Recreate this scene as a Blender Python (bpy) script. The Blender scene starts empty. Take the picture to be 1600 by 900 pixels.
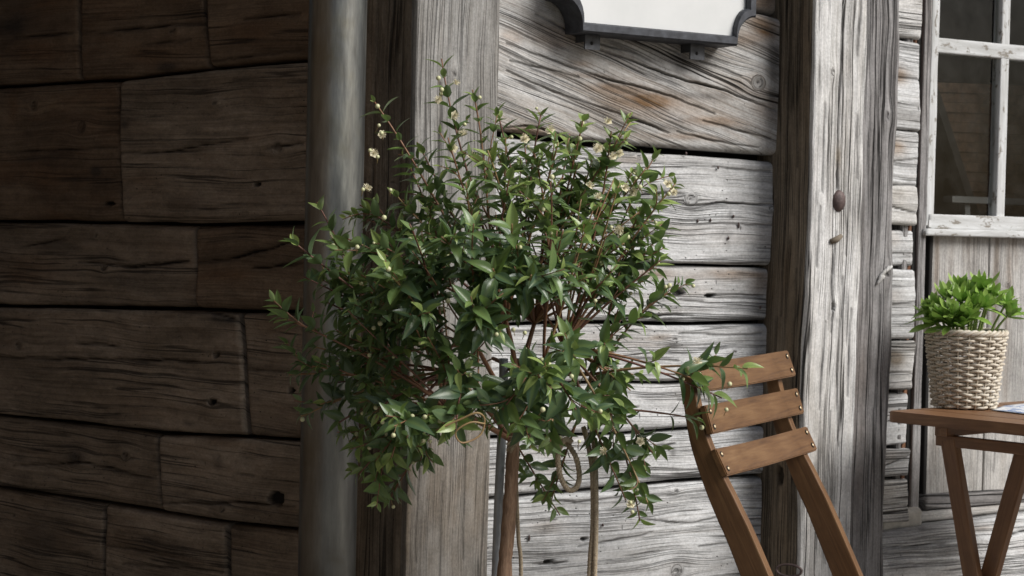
import bpy, bmesh, math, random
import numpy as np
from mathutils import Vector, Matrix
random.seed(7)
rng = np.random.default_rng(11)
S = bpy.context.scene
COL = S.collection

# ---------------------------------------------------------------- camera
CAMZ = 1.05
FPX = 3000.0
PITCH = math.atan(80 / FPX)
ROLL = math.radians(1.3)
cam_d = bpy.data.cameras.new("camera")
cam = bpy.data.objects.new("camera", cam_d); COL.objects.link(cam)
cam_d.sensor_width = 36; cam_d.lens = FPX / 1600 * 36
cam_d.clip_end = 500
CR = Matrix.Rotation(math.pi / 2 - PITCH, 3, 'X') @ Matrix.Rotation(ROLL, 3, 'Z')
cam.matrix_world = Matrix.Translation((0, 0, CAMZ)) @ CR.to_4x4()
cam_d.dof.use_dof = True; cam_d.dof.focus_distance = 3.35; cam_d.dof.aperture_fstop = 9
S.camera = cam
# ---------------------------------------------------------------- light
SUN_AZ = math.radians(116); SUN_EL = math.radians(41)
w = bpy.data.worlds.new("World"); S.world = w; w.use_nodes = True
nt = w.node_tree
bg = nt.nodes["Background"]
sky = nt.nodes.new("ShaderNodeTexSky"); sky.sky_type = 'NISHITA'; sky.sun_disc = False
sky.sun_elevation = SUN_EL; sky.sun_rotation = SUN_AZ
sky.air_density = 1.0; sky.dust_density = 3.0; sky.ozone_density = 1.0
nt.links.new(sky.outputs[0], bg.inputs[0]); bg.inputs[1].default_value = 0.075
ld = bpy.data.lights.new("sun", 'SUN'); ld.energy = 4.1; ld.angle = math.radians(32); ld.color = (1.0, 0.99, 0.975)
lo = bpy.data.objects.new("sun", ld); COL.objects.link(lo)
Ldir = Vector((math.sin(SUN_AZ) * math.cos(SUN_EL), math.cos(SUN_AZ) * math.cos(SUN_EL), math.sin(SUN_EL)))
lo.rotation_euler = Ldir.to_track_quat('Z', 'Y').to_euler()
lo.location = (3, -3, 5)
S.view_settings.view_transform = 'Standard'; S.view_settings.look = 'None'
S.view_settings.exposure = 0.0; S.view_settings.gamma = 1.0
S.cycles.max_bounces = 8; S.cycles.transparent_max_bounces = 8

# ---------------------------------------------------------------- rays
CPOS = np.array([0, 0, CAMZ])
RM = np.array(CR)
def ray(px, py):
    d = RM @ np.array([(px - 800) / FPX, -(py - 450) / FPX, -1.0])
    return d / d[1]
def at(px, py, depth):
    return CPOS + ray(px, py) * depth
def at_z(px, py, z):
    r = ray(px, py); return CPOS + r * ((z - CAMZ) / r[2])

class Frame:
    """plane frame: origin O, U and V in-plane axes, N outward"""
    def __init__(s, O, U, V, N):
        s.O, s.U, s.V, s.N = [np.array(a, float) for a in (O, U, V, N)]
    def uv(s, px, py, off=0.0):
        r = ray(px, py); o = s.O + s.N * off
        t = np.dot(o - CPOS, s.N) / np.dot(r, s.N)
        P = CPOS + r * t - o
        return float(np.dot(P, s.U)), float(np.dot(P, s.V))
    def P(s, u, v, n=0.0):
        return s.O + s.U * u + s.V * v + s.N * n
    def swap(s):
        return Frame(s.O, s.V, s.U, s.N)
AR = math.radians(31.2); AL = math.radians(37.6)
o = at(783, 370, 3.6); o[2] = 0
WR = Frame(o, (math.cos(AR), math.sin(AR), 0), (0, 0, 1), (math.sin(AR), -math.cos(AR), 0))
_u, _v = WR.uv(645, 450, 0.0)
o = WR.P(_u, 0, 0.0)
WL = Frame(o, (math.cos(AL), -math.sin(AL), 0), (0, 0, 1), (-math.sin(AL), -math.cos(AL), 0))

# ---------------------------------------------------------------- noise
def _h(ix, iy, seed):
    n = (ix.astype(np.int64) * 374761393 + iy.astype(np.int64) * 668265263 + seed * 1274126177) & 0xffffffff
    n = ((n ^ (n >> 13)) * 1103515245 + 12345) & 0xffffffff
    n = ((n ^ (n >> 16)) * 2246822519) & 0xffffffff
    return ((n ^ (n >> 15)) & 0xffffff) / float(0xffffff)
def vn(x, y, seed=0):
    x = np.asarray(x, float); y = np.asarray(y, float)
    x, y = np.broadcast_arrays(x, y)
    ix = np.floor(x); iy = np.floor(y); fx = x - ix; fy = y - iy
    fx = fx * fx * (3 - 2 * fx); fy = fy * fy * (3 - 2 * fy)
    a = _h(ix, iy, seed); b = _h(ix + 1, iy, seed); c = _h(ix, iy + 1, seed); d = _h(ix + 1, iy + 1, seed)
    return (a * (1 - fx) + b * fx) * (1 - fy) + (c * (1 - fx) + d * fx) * fy
def fbm(x, y, seed=0, oc=4):
    s = 0; a = 1.0; t = 0
    for i in range(oc):
        s = s + a * (vn(np.asarray(x) * 2 ** i, np.asarray(y) * 2 ** i, seed + i * 17) * 2 - 1); t += a; a *= .5
    return s / t

# ---------------------------------------------------------------- mesh helpers
def mk(name, V, Q, mat, parent=None, attrs=None, smooth=True, loc=None):
    me = bpy.data.meshes.new(name)
    V = np.asarray(V, np.float32)
    if isinstance(Q, np.ndarray): Q = [Q]
    Q = [np.asarray(q, np.int32) for q in Q if len(q)]
    nl = sum(q.size for q in Q); npoly = sum(len(q) for q in Q)
    me.vertices.add(len(V)); me.vertices.foreach_set("co", V.ravel())
    me.loops.add(nl); me.loops.foreach_set("vertex_index", np.concatenate([q.ravel() for q in Q]))
    me.polygons.add(npoly)
    tot = np.concatenate([np.full(len(q), q.shape[1]) for q in Q])
    st = np.concatenate([[0], np.cumsum(tot)[:-1]])
    me.polygons.foreach_set("loop_start", st.astype(np.int32))
    me.polygons.foreach_set("use_smooth", np.full(npoly, smooth))
    me.update(calc_edges=True)
    for k, a in (attrs or {}).items():
        a = np.asarray(a, np.float32)
        if a.ndim == 2:
            at_ = me.attributes.new(k, 'FLOAT_VECTOR', 'POINT'); at_.data.foreach_set("vector", a.ravel())
        else:
            at_ = me.attributes.new(k, 'FLOAT', 'POINT'); at_.data.foreach_set("value", a)
    me.validate()
    me.materials.append(mat)
    ob = bpy.data.objects.new(name, me); COL.objects.link(ob)
    if parent: ob.parent = parent
    return ob
def link_copy(name, me, parent=None, M=None):
    ob = bpy.data.objects.new(name, me); COL.objects.link(ob)
    if M is not None: ob.matrix_world = M
    if parent:
        ob.parent = parent; ob.matrix_parent_inverse = Matrix()
        if M is not None: ob.matrix_local = M
    return ob
def tag(o, label=None, cat=None, group=None, kind=None):
    if label: o['label'] = label
    if cat: o['category'] = cat
    if group: o['group'] = group
    if kind: o['kind'] = kind
    return o
def empty(name, label, cat, group=None):
    # all parts are modelled in world coordinates, the empty stays at the origin unless moved at the end (settle)
    o = bpy.data.objects.new(name, None); COL.objects.link(o); o.empty_display_size = .05
    return tag(o, label, cat, group)
def settle(e, p):
    """move an empty to the base of its thing and keep its parts where they are"""
    p = Vector([float(a) for a in p])
    for c in e.children: c.location = c.location - p
    e.location = p
class MB:
    def __init__(s): s.V = []; s.Q = {3: [], 4: []}; s.n = 0; s.A = {}
    def add(s, V, Q, **at):
        V = np.asarray(V, float); Q = np.asarray(Q, int)
        s.Q[Q.shape[1]].append(Q + s.n); s.V.append(V)
        for k, a in at.items():
            a = np.asarray(a, float)
            if a.ndim == 0: a = np.full(len(V), float(a))
            s.A.setdefault(k, []).append(a)
        s.n += len(V)
    def build(s, name, mat, parent=None, smooth=True):
        V = np.concatenate(s.V)
        Q = [np.concatenate(q) for q in s.Q.values() if q]
        A = {k: np.concatenate(a) for k, a in s.A.items()}
        return mk(name, V, Q, mat, parent, A, smooth)
def tube(pts, rad, k=8, cap=True, twist=0):
    P = np.asarray(pts, float); n = len(P); rad = np.broadcast_to(np.asarray(rad, float), (n,))
    T = np.gradient(P, axis=0); T /= np.linalg.norm(T, axis=1)[:, None] + 1e-12
    nrm = np.zeros((n, 3)); a = np.array([0, 0, 1.0]) if abs(T[0][2]) < .9 else np.array([1.0, 0, 0])
    v = a - T[0] * np.dot(a, T[0]); v /= np.linalg.norm(v); nrm[0] = v
    for i in range(1, n):
        v = nrm[i - 1] - T[i] * np.dot(nrm[i - 1], T[i]); v /= np.linalg.norm(v) + 1e-12; nrm[i] = v
    B = np.cross(T, nrm)
    th = np.arange(k) * 2 * np.pi / k
    V = P[:, None, :] + rad[:, None, None] * (nrm[:, None, :] * np.cos(th)[None, :, None] + B[:, None, :] * np.sin(th)[None, :, None])
    V = V.reshape(-1, 3)
    i = np.arange(n - 1)[:, None] * k; j = np.arange(k)[None, :]; j2 = (j + 1) % k
    Q = np.stack([i + j, i + j2, i + k + j2, i + k + j], -1).reshape(-1, 4)
    if cap:
        V = np.vstack([V, P[0], P[-1]]); c0 = n * k; c1 = c0 + 1
        q = []
        for a_ in range(0, k - 1, 2):
            q.append([c0, (a_ + 2) % k, a_ + 1, a_]); b = (n - 1) * k
            q.append([c1, b + a_, b + a_ + 1, b + (a_ + 2) % k])
        Q = np.vstack([Q, q])
    return V, Q
def bez(p0, p1, p2, n=12, p3=None):
    t = np.linspace(0, 1, n)[:, None]
    p0, p1, p2 = map(np.asarray, (p0, p1, p2))
    if p3 is None: return (1 - t) ** 2 * p0 + 2 * t * (1 - t) * p1 + t * t * p2
    return (1 - t) ** 3 * p0 + 3 * t * (1 - t) ** 2 * p1 + 3 * t * t * (1 - t) * p2 + t ** 3 * np.asarray(p3)
def smooth_poly(pts, n):
    """Catmull-Rom through points"""
    P = np.asarray(pts, float); P = np.vstack([2 * P[0] - P[1], P, 2 * P[-1] - P[-2]])
    out = []; m = len(P) - 3
    for s_ in np.linspace(0, m - 1e-6, n):
        i = int(s_); t = s_ - i; a, b, c, d = P[i:i + 4]
        out.append(.5 * ((2 * b) + (-a + c) * t + (2 * a - 5 * b + 4 * c - d) * t * t + (-a + 3 * b - 3 * c + d) * t ** 3))
    return np.array(out)

# ---------------------------------------------------------------- materials
class NT:
    def __init__(s, name):
        s.m = bpy.data.materials.new(name); s.m.use_nodes = True
        s.t = s.m.node_tree; s.b = s.t.nodes["Principled BSDF"]; s.out = s.t.nodes["Material Output"]
    def n(s, kind, **kw):
        nd = s.t.nodes.new("ShaderNode" + kind)
        for k, v in kw.items():
            if isinstance(k, str) and hasattr(nd, k): setattr(nd, k, v)
        return nd
    def L(s, a, b): s.t.links.new(a, b)
    def math(s, op, a, b=None, c=None, clamp=False):
        nd = s.n("Math"); nd.operation = op; nd.use_clamp = clamp
        for i, x in enumerate((a, b, c)):
            if x is None: continue
            if hasattr(x, 'is_linked'): s.L(x, nd.inputs[i])
            else: nd.inputs[i].default_value = x
        return nd.outputs[0]
    def mix(s, f, a, b, mode='MIX'):
        nd = s.n("Mix"); nd.data_type = 'RGBA'; nd.blend_type = mode; nd.clamp_factor = True
        for sock, x in ((nd.inputs[0], f), (nd.inputs[6], a), (nd.inputs[7], b)):
            if hasattr(x, 'is_linked'): s.L(x, sock)
            elif isinstance(x, (int, float)): sock.default_value = x
            else: sock.default_value = tuple(x) + (1,) if len(x) == 3 else x
        return nd.outputs[2]
    def noise(s, vec, scale, detail=4, rough=.6, dist=0):
        nd = s.n("TexNoise"); nd.inputs['Scale'].default_value = scale; nd.inputs['Detail'].default_value = detail
        nd.inputs['Roughness'].default_value = rough; nd.inputs['Distortion'].default_value = dist
        if vec is not None: s.L(vec, nd.inputs['Vector'])
        return nd.outputs[0]
    def scale(s, vec, xyz, loc=(0, 0, 0)):
        nd = s.n("Mapping"); nd.inputs['Scale'].default_value = xyz; nd.inputs['Location'].default_value = loc
        s.L(vec, nd.inputs['Vector']); return nd.outputs[0]
    def ramp(s, f, stops):
        nd = s.n("ValToRGB"); cr = nd.color_ramp
        while len(cr.elements) < len(stops): cr.elements.new(.5)
        for e, (p, c) in zip(cr.elements, stops):
            e.position = p; e.color = tuple(c) + (1,) if not isinstance(c, (int, float)) else (c, c, c, 1)
        s.L(f, nd.inputs[0]); return nd.outputs[0]
    def attr(s, name, fac=True):
        nd = s.n("Attribute"); nd.attribute_name = name
        return nd.outputs['Fac'] if fac else nd.outputs['Vector']
    def rng(s, x, a, b, c=0.0, d=1.0):
        nd = s.n("MapRange"); nd.clamp = True
        s.L(x, nd.inputs[0])
        for i, v in enumerate((a, b, c, d)): nd.inputs[i + 1].default_value = v
        return nd.outputs[0]
    def bump(s, h, strength=1, dist=.002, prev=None):
        nd = s.n("Bump"); nd.inputs['Strength'].default_value = strength; nd.inputs['Distance'].default_value = dist
        s.L(h, nd.inputs['Height'])
        if prev is not None: s.L(prev, nd.inputs['Normal'])
        return nd.outputs[0]

def wood_weathered(name, dark, mid, light, brown=(.16, .075, .03), contrast=1.0, worm=.5, fib=1.0, brownamt=.25, crk=1.0, bump=.0022, rough=.82, blotch=.30, fine=1.0, hewn=.0):
    t = NT(name)
    g = t.attr('grain', False)
    A = t.noise(t.scale(g, (.9, 34, 7)), 1, 6, .66, .0)
    B = t.noise(t.scale(g, (2.6, 300, 7)), 1, 6, .78, .0)
    B2 = t.noise(t.scale(g, (1.1, 110, 7), (3, 1, 0)), 1, 5, .68, .0)
    Cn = t.noise(t.scale(g, (3.2, 8, 5), (1, 7, 2)), 1, 5, .6, .3)
    f = t.math('ADD', t.math('MULTIPLY', A, .22), t.math('MULTIPLY', B2, .32))
    f = t.math('ADD', f, t.math('MULTIPLY', B, .46 * fib))
    f = t.math('ADD', f, t.math('MULTIPLY', t.math('SUBTRACT', Cn, .5), blotch))
    f = t.math('ADD', t.math('MULTIPLY', t.math('SUBTRACT', f, .5), 2.4 * contrast), .57)
    col = t.ramp(f, [(.12, dark), (.42, mid), (.74, light)])
    # brown remains of the old surface
    Cb = t.noise(t.scale(g, (2.2, 11, 5), (9, 3, 1)), 1, 5, .65, .5)
    bm = t.rng(Cb, .52, .72, 0, brownamt)
    st = t.math('MULTIPLY', t.attr('stain'), t.rng(B2, .25, .6, .55, 1.0))
    bm = t.math('MAXIMUM', bm, st)
    bcol = t.mix(t.rng(B, .3, .7), tuple(c * .55 for c in brown), brown)
    col = t.mix(bm, col, bcol)
    # fine checks along the grain: sharp thin lines of three sizes
    def lines(sx, sy, loc, eps, amt, ms, m0, m1, dist=.0):
        K = t.noise(t.scale(g, (sx, sy, 9), loc), 1, 3, .45, dist)
        q = t.rng(t.math('ABSOLUTE', t.math('SUBTRACT', K, .5)), eps * .25, eps, amt, 0)
        return t.math('MULTIPLY', q, t.rng(t.noise(t.scale(g, ms, (loc[2], loc[0], 8)), 1, 3), m0, m1))
    k1 = lines(.45, 24, (5, 5, 5), .015, 1.0, (1.5, 14, 3), .50, .56)
    k2 = lines(.9, 64, (1, 8, 5), .026, .9, (2.0, 18, 3), .50, .57)
    k3 = lines(1.8, 150, (4, 2, 1), .055, .60 * fine, (3, 24, 3), .47, .58)
    k = t.math('MULTIPLY', t.math('MAXIMUM', t.math('MAXIMUM', k1, k2), k3), crk)
    # worm holes
    vo = t.n("TexVoronoi"); vo.feature = 'F1'; vo.inputs['Scale'].default_value = 1
    t.L(t.scale(g, (70, 120, 1)), vo.inputs['Vector'])
    sel = t.rng(t.n("SeparateColor").outputs[0] if False else vo.outputs['Distance'], .10, .17, 1, 0)
    sc = t.n("SeparateColor"); t.L(vo.outputs['Color'], sc.inputs[0])
    sel = t.math('MULTIPLY', sel, t.rng(sc.outputs[0], .66, .68))
    sel = t.math('MULTIPLY', sel, t.rng(t.noise(t.scale(g, (5, 9, 1), (4, 1, 1)), 1, 3), .50, .58, 0, worm * 1.6))
    v3 = t.n("TexVoronoi"); v3.feature = 'F1'; v3.inputs['Scale'].default_value = 1; t.L(t.scale(g, (55, 17, 1), (3, 3, 0)), v3.inputs['Vector'])
    s3 = t.n("SeparateColor"); t.L(v3.outputs['Color'], s3.inputs[0])
    scr = t.math('MULTIPLY', t.rng(v3.outputs['Distance'], .06, .12, 1, 0), t.rng(s3.outputs[0], .90, .91, 0, .7 * worm))
    sel = t.math('MAXIMUM', sel, scr)
    ca = t.attr('crack')
    kk = t.math('MAXIMUM', t.math('MAXIMUM', k, sel), ca, clamp=True)
    col = t.mix(kk, col, tuple(c * .22 for c in dark))
    # fine weather dust on raised fibre, dark grime attribute
    dk = t.math('MULTIPLY', t.attr('grime'), t.rng(A, .2, .7, 1.0, .7))
    col = t.mix(dk, col, (.022, .019, .017))
    # dust, lichen specks and small scars that ignore the grain
    sp1 = t.noise(t.scale(g, (170, 230, 9), (2, 6, 4)), 1, 4, .75)
    sp2 = t.noise(t.scale(g, (22, 45, 9), (7, 6, 4)), 1, 6, .72)
    sv = t.math('ADD', t.math('MULTIPLY', sp1, .75 + .3 * hewn), t.math('MULTIPLY', sp2, .75 + .6 * hewn))
    vv = t.rng(sv, .48, 1.02 + .4 * hewn, .62 - .27 * hewn, 1.34 - .06 * hewn)
    hv = t.n("HueSaturation"); t.L(vv, hv.inputs['Value']); t.L(col, hv.inputs['Color']); hv.inputs['Saturation'].default_value = 1.0
    col = hv.outputs[0]
    t.L(col, t.b.inputs['Base Color'])
    t.b.inputs['Roughness'].default_value = rough
    t.b.inputs['Specular IOR Level'].default_value = .25
    h = t.math('ADD', t.math('MULTIPLY', B, .6 * fib), t.math('MULTIPLY', B2, .45))
    h = t.math('ADD', h, t.math('MULTIPLY', A, .35))
    h = t.math('ADD', h, t.math('MULTIPLY', sp2, .5 + 3.0 * hewn))
    h = t.math('ADD', h, t.math('MULTIPLY', sp1, .25 + .4 * hewn))
    h = t.math('SUBTRACT', h, t.math('MULTIPLY', kk, 1.5))
    t.L(t.bump(h, 1.0, bump), t.b.inputs['Normal'])
    return t.m

M_silver = wood_weathered("silver_wood", (.20, .19, .178), (.46, .455, .445), (.66, .665, .665), brown=(.30, .19, .10), brownamt=.26, worm=.8, crk=.8)
M_silver_brown = wood_weathered("silver_brown_wood", (.10, .08, .063), (.31, .285, .255), (.56, .555, .54), brown=(.26, .15, .07), brownamt=.55, worm=.3)
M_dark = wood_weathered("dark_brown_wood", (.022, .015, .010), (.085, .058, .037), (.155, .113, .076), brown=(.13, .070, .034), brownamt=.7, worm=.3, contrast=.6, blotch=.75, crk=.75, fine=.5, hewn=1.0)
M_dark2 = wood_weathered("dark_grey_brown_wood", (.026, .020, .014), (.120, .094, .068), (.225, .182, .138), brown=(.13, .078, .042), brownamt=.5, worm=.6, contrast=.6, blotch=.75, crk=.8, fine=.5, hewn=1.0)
M_post = wood_weathered("grey_post_wood", (.10, .09, .078), (.225, .213, .195), (.34, .332, .316), brown=(.2, .14, .08), brownamt=.10, worm=.0, contrast=.85, crk=.5, fine=1.2)
M_postbright = wood_weathered("bleached_post_wood", (.20, .185, .165), (.50, .485, .46), (.68, .675, .66), brown=(.26, .19, .11), brownamt=.20, worm=.1, contrast=.9)
M_postgrey = wood_weathered("blue_grey_wood", (.07, .063, .058), (.17, .16, .155), (.31, .30, .295), brown=(.14, .09, .055), brownamt=.25, worm=.0, contrast=.85)
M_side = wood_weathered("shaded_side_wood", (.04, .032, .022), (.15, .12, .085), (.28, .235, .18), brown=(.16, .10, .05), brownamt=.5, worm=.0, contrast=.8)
M_doorpanel = wood_weathered("door_panel_wood", (.14, .125, .115), (.35, .335, .315), (.52, .505, .48), brown=(.20, .14, .09), brownamt=.55, worm=.0, contrast=.8, crk=.4)
M_redbrown = wood_weathered("red_brown_trim_wood", (.05, .025, .016), (.15, .07, .04), (.27, .14, .08), brown=(.28, .10, .04), brownamt=.5, worm=0)

def simple(name, col, rough=.6, metal=0, nscale=30, var=.25, bump=.0, spec=.5, vec='Object', detail=5):
    t = NT(name); tc = t.n("TexCoord")
    n1 = t.noise(tc.outputs[vec], nscale, detail, .6)
    c = t.mix(t.rng(n1, .3, .7), tuple(x * (1 - var) for x in col), tuple(min(1, x * (1 + var)) for x in col))
    t.L(c, t.b.inputs['Base Color']); t.b.inputs['Roughness'].default_value = rough
    t.b.inputs['Metallic'].default_value = metal; t.b.inputs['Specular IOR Level'].default_value = spec
    if bump: t.L(t.bump(n1, 1, bump), t.b.inputs['Normal'])
    return t.m
M_black = simple("black_gap_shade", (.012, .011, .010), .95)
M_iron = simple("sign_frame_iron", (.045, .048, .056), .55, .3, 60, .45, .0008)
M_rust = simple("rusty_iron", (.10, .07, .065), .6, .3, 90, .4, .0010)
M_brass = simple("dull_brass", (.60, .48, .30), .4, .3, 80, .4)
M_bracket = simple("bracket_steel", (.07, .073, .08), .5, .5, 80, .4, .0006)
M_plaster = simple("pale_mortar", (.5, .48, .43), .9, 0, 40, .25, .002)
M_ground = simple("ground_gravel", (.20, .185, .165), .95, 0, 25, .4, .006)
M_twine = simple("jute_rope", (.36, .29, .20), .9, 0, 300, .35, .0006)
M_stake = simple("stake_grey_steel", (.30, .32, .34), .45, .35, 40, .2, .0002)
M_bud = simple("cream_bud", (.52, .52, .30), .55, 0, 200, .15)
M_flower = simple("cream_flower", (.78, .72, .52), .7, 0, 200, .15)
M_calyx = simple("green_calyx", (.22, .30, .10), .55, 0, 200, .2)
M_room = simple("room_plaster", (.16, .15, .13), .9, 0, 8, .15)
M_roomdark = simple("room_dark_boards", (.022, .019, .016), .8, 0, 20, .3)
M_roomwood = simple("room_brown_shingle", (.10, .058, .034), .8, 0, 60, .45, .002)
M_roomwhite = simple("room_white_paint", (.22, .22, .21), .6, 0, 10, .05)

def mk_bark():
    t = NT("shrub_bark"); tc = t.n("TexCoord").outputs['Object']
    n1 = t.noise(t.scale(tc, (150, 150, 30)), 1, 6, .7, .5)
    c = t.ramp(n1, [(.25, (.10, .055, .032)), (.5, (.24, .145, .088)), (.75, (.36, .25, .165))])
    t.L(c, t.b.inputs['Base Color']); t.b.inputs['Roughness'].default_value = .75
    t.L(t.bump(n1, 1, .0045), t.b.inputs['Normal']); return t.m
M_bark = mk_bark()
def mk_twig():
    t = NT("red_brown_twig"); tc = t.n("TexCoord").outputs['Object']
    n1 = t.noise(tc, 45, 3, .6)
    f = t.math('ADD', t.math('MULTIPLY', t.math('SUBTRACT', n1, .5), .6), t.attr('tint'))
    c = t.ramp(f, [(.1, (.13, .05, .035)), (.5, (.23, .115, .06)), (.9, (.32, .24, .10))])
    t.L(c, t.b.inputs['Base Color']); t.b.inputs['Roughness'].default_value = .55; return t.m
M_twig = mk_twig()
def mk_leaf(name, stops, back, rough=.36, trans=.28, vein=(.16, .22, .07)):
    t = NT(name)
    f = t.attr('tint'); tc = t.n("TexCoord").outputs['Object']
    col = t.ramp(f, stops)
    n1 = t.noise(tc, 60, 3, .6)
    col = t.mix(t.rng(n1, .3, .7, 0, .35), col, tuple(c * .6 for c in stops[0][1]), 'MIX')
    mid = t.attr('rib')
    col = t.mix(t.math('MULTIPLY', mid, .55), col, vein)
    geo = t.n("NewGeometry")
    col2 = t.mix(geo.outputs['Backfacing'], col, t.mix(.6, col, back))
    t.L(col2, t.b.inputs['Base Color']); t.b.inputs['Roughness'].default_value = rough
    t.b.inputs['Specular IOR Level'].default_value = .5
    tr = t.n("BsdfTranslucent"); t.L(t.mix(.5, col2, (.20, .34, .04)), tr.inputs['Color'])
    ms = t.n("MixShader"); ms.inputs[0].default_value = trans
    t.L(t.b.outputs[0], ms.inputs[1]); t.L(tr.outputs[0], ms.inputs[2]); t.L(ms.outputs[0], t.out.inputs['Surface'])
    return t.m
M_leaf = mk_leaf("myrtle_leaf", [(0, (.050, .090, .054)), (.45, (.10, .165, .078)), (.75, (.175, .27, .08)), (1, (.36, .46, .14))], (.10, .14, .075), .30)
M_succ = mk_leaf("succulent_leaf", [(0, (.20, .34, .06)), (.5, (.33, .49, .10)), (1, (.50, .64, .20))], (.2, .4, .09), .4, .22, (.3, .45, .12))

def mk_zinc():
    t = NT("downpipe_zinc"); tc = t.n("TexCoord").outputs['Object']
    n1 = t.noise(t.scale(tc, (14, 14, 2.2)), 1, 6, .65, .4)
    n2 = t.noise(t.scale(tc, (60, 60, 9)), 1, 5, .7)
    n3 = t.noise(tc, 5, 5, .6, .5)
    f = t.math('ADD', t.math('MULTIPLY', n1, .5), t.math('MULTIPLY', n2, .5))
    c = t.ramp(f, [(.3, (.10, .10, .096)), (.5, (.19, .193, .185)), (.7, (.31, .31, .275))])
    c = t.mix(t.rng(n3, .48, .68, 0, .7), c, (.15, .13, .08))
    sx = t.n("SeparateXYZ"); t.L(tc, sx.inputs[0])
    patina_shade = t.math('MULTIPLY', t.rng(sx.outputs[2], .35, 1.05, 1, 0), t.rng(t.math('ADD', t.math('MULTIPLY', n3, .6), t.math('MULTIPLY', n1, .4)), .36, .60, .35, .95))  # blotchy patina, darker low down to paint in the shrub's shade
    c = t.mix(patina_shade, c, (.075, .07, .06))
    t.L(c, t.b.inputs['Base Color'])
    t.b.inputs['Metallic'].default_value = .85
    t.L(t.rng(n2, .3, .7, .30, .46), t.b.inputs['Roughness'])
    t.L(t.bump(t.math('ADD', n1, t.math('MULTIPLY', n2, .5)), 1, .0008), t.b.inputs['Normal']); return t.m
M_zinc = mk_zinc()
def mk_teak(name, c0, c1, c2, rough=.42):
    t = NT(name); tc = t.n("TexCoord").outputs['Object']
    n1 = t.noise(t.scale(tc, (4, 60, 60)), 1, 5, .6, .8)
    n2 = t.noise(t.scale(tc, (14, 300, 300)), 1, 3, .6)
    n3 = t.noise(tc, 14, 4, .6)
    f = t.math('ADD', t.math('MULTIPLY', n1, .55), t.math('MULTIPLY', n2, .2)); f = t.math('ADD', f, t.math('MULTIPLY', n3, .25))
    c = t.ramp(f, [(.32, c0), (.5, c1), (.68, c2)])
    t.L(c, t.b.inputs['Base Color']); t.L(t.rng(n3, .3, .7, rough - .06, rough + .1), t.b.inputs['Roughness'])
    t.L(t.bump(t.math('ADD', n2, n1), 1, .0004), t.b.inputs['Normal']); return t.m
M_chair = mk_teak("chair_acacia", (.066, .030, .012), (.138, .068, .026), (.225, .128, .056))
M_table = mk_teak("table_acacia", (.10, .045, .020), (.19, .092, .040), (.30, .165, .078))
def mk_paint():
    t = NT("flaking_white_paint"); g = t.attr('grain', False)
    n1 = t.noise(t.scale(g, (30, 60, 9)), 1, 5, .7, .3); n2 = t.noise(t.scale(g, (9, 90, 9)), 1, 4, .6)
    c = t.mix(t.rng(n2, .3, .7), (.40, .40, .385), (.62, .63, .63))
    c = t.mix(t.rng(n1, .57, .62), c, (.22, .20, .17))
    c = t.mix(t.attr('crack'), c, (.06, .05, .045))
    t.L(c, t.b.inputs['Base Color']); t.b.inputs['Roughness'].default_value = .7
    t.L(t.bump(t.math('ADD', n1, n2), 1, .0012), t.b.inputs['Normal']); return t.m
M_paint = mk_paint()
def mk_wicker():
    t = NT("wicker_willow"); tc = t.n("TexCoord").outputs['Object']
    n1 = t.noise(tc, 70, 4, .6); n2 = t.noise(t.scale(tc, (200, 200, 500)), 1, 3)
    c = t.ramp(t.math('ADD', t.math('MULTIPLY', n1, .6), t.math('MULTIPLY', n2, .4)), [(.3, (.32, .25, .17)), (.5, (.56, .50, .40)), (.7, (.72, .68, .60))])
    t.L(c, t.b.inputs['Base Color']); t.b.inputs['Roughness'].default_value = .6
    t.L(t.bump(n2, 1, .0005), t.b.inputs['Normal']); return t.m
M_wicker = mk_wicker()
def mk_signpanel():
    t = NT("sign_white_enamel"); tc = t.n("TexCoord").outputs['Object']
    n1 = t.noise(tc, 9, 4, .6)
    t.L(t.mix(t.rng(n1, .3, .7), (.60, .61, .60), (.67, .675, .665)), t.b.inputs['Base Color']); t.b.inputs['Roughness'].default_value = .35
    return t.m
M_signpanel = mk_signpanel()
def mk_glass():
    t = NT("old_window_glass"); tc = t.n("TexCoord").outputs['Object']
    tr = t.n("BsdfTransparent"); tr.inputs[0].default_value = (.86, .87, .86, 1)
    gl = t.n("BsdfGlossy"); gl.inputs['Roughness'].default_value = .03
    fr = t.n("Fresnel"); fr.inputs[0].default_value = 1.38
    t.L(t.bump(t.noise(tc, 4, 2, .5), .3, .0008), gl.inputs['Normal'])
    df = t.n("BsdfDiffuse"); df.inputs[0].default_value = (.4, .38, .35, 1)
    m0 = t.n("MixShader"); t.L(t.rng(t.noise(tc, 26, 5, .7),   .4, .85, .0, .025), m0.inputs[0])
    t.L(tr.outputs[0], m0.inputs[1]); t.L(df.outputs[0], m0.inputs[2])
    ms = t.n("MixShader"); gg = t.n('NewGeometry'); t.L(t.math('MULTIPLY', fr.outputs[0], t.math('SUBTRACT', 1.0, gg.outputs['Backfacing'])), ms.inputs[0]); t.L(m0.outputs[0], ms.inputs[1]); t.L(gl.outputs[0], ms.inputs[2])
    t.L(ms.outputs[0], t.out.inputs['Surface']); return t.m
M_glass = mk_glass()

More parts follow.
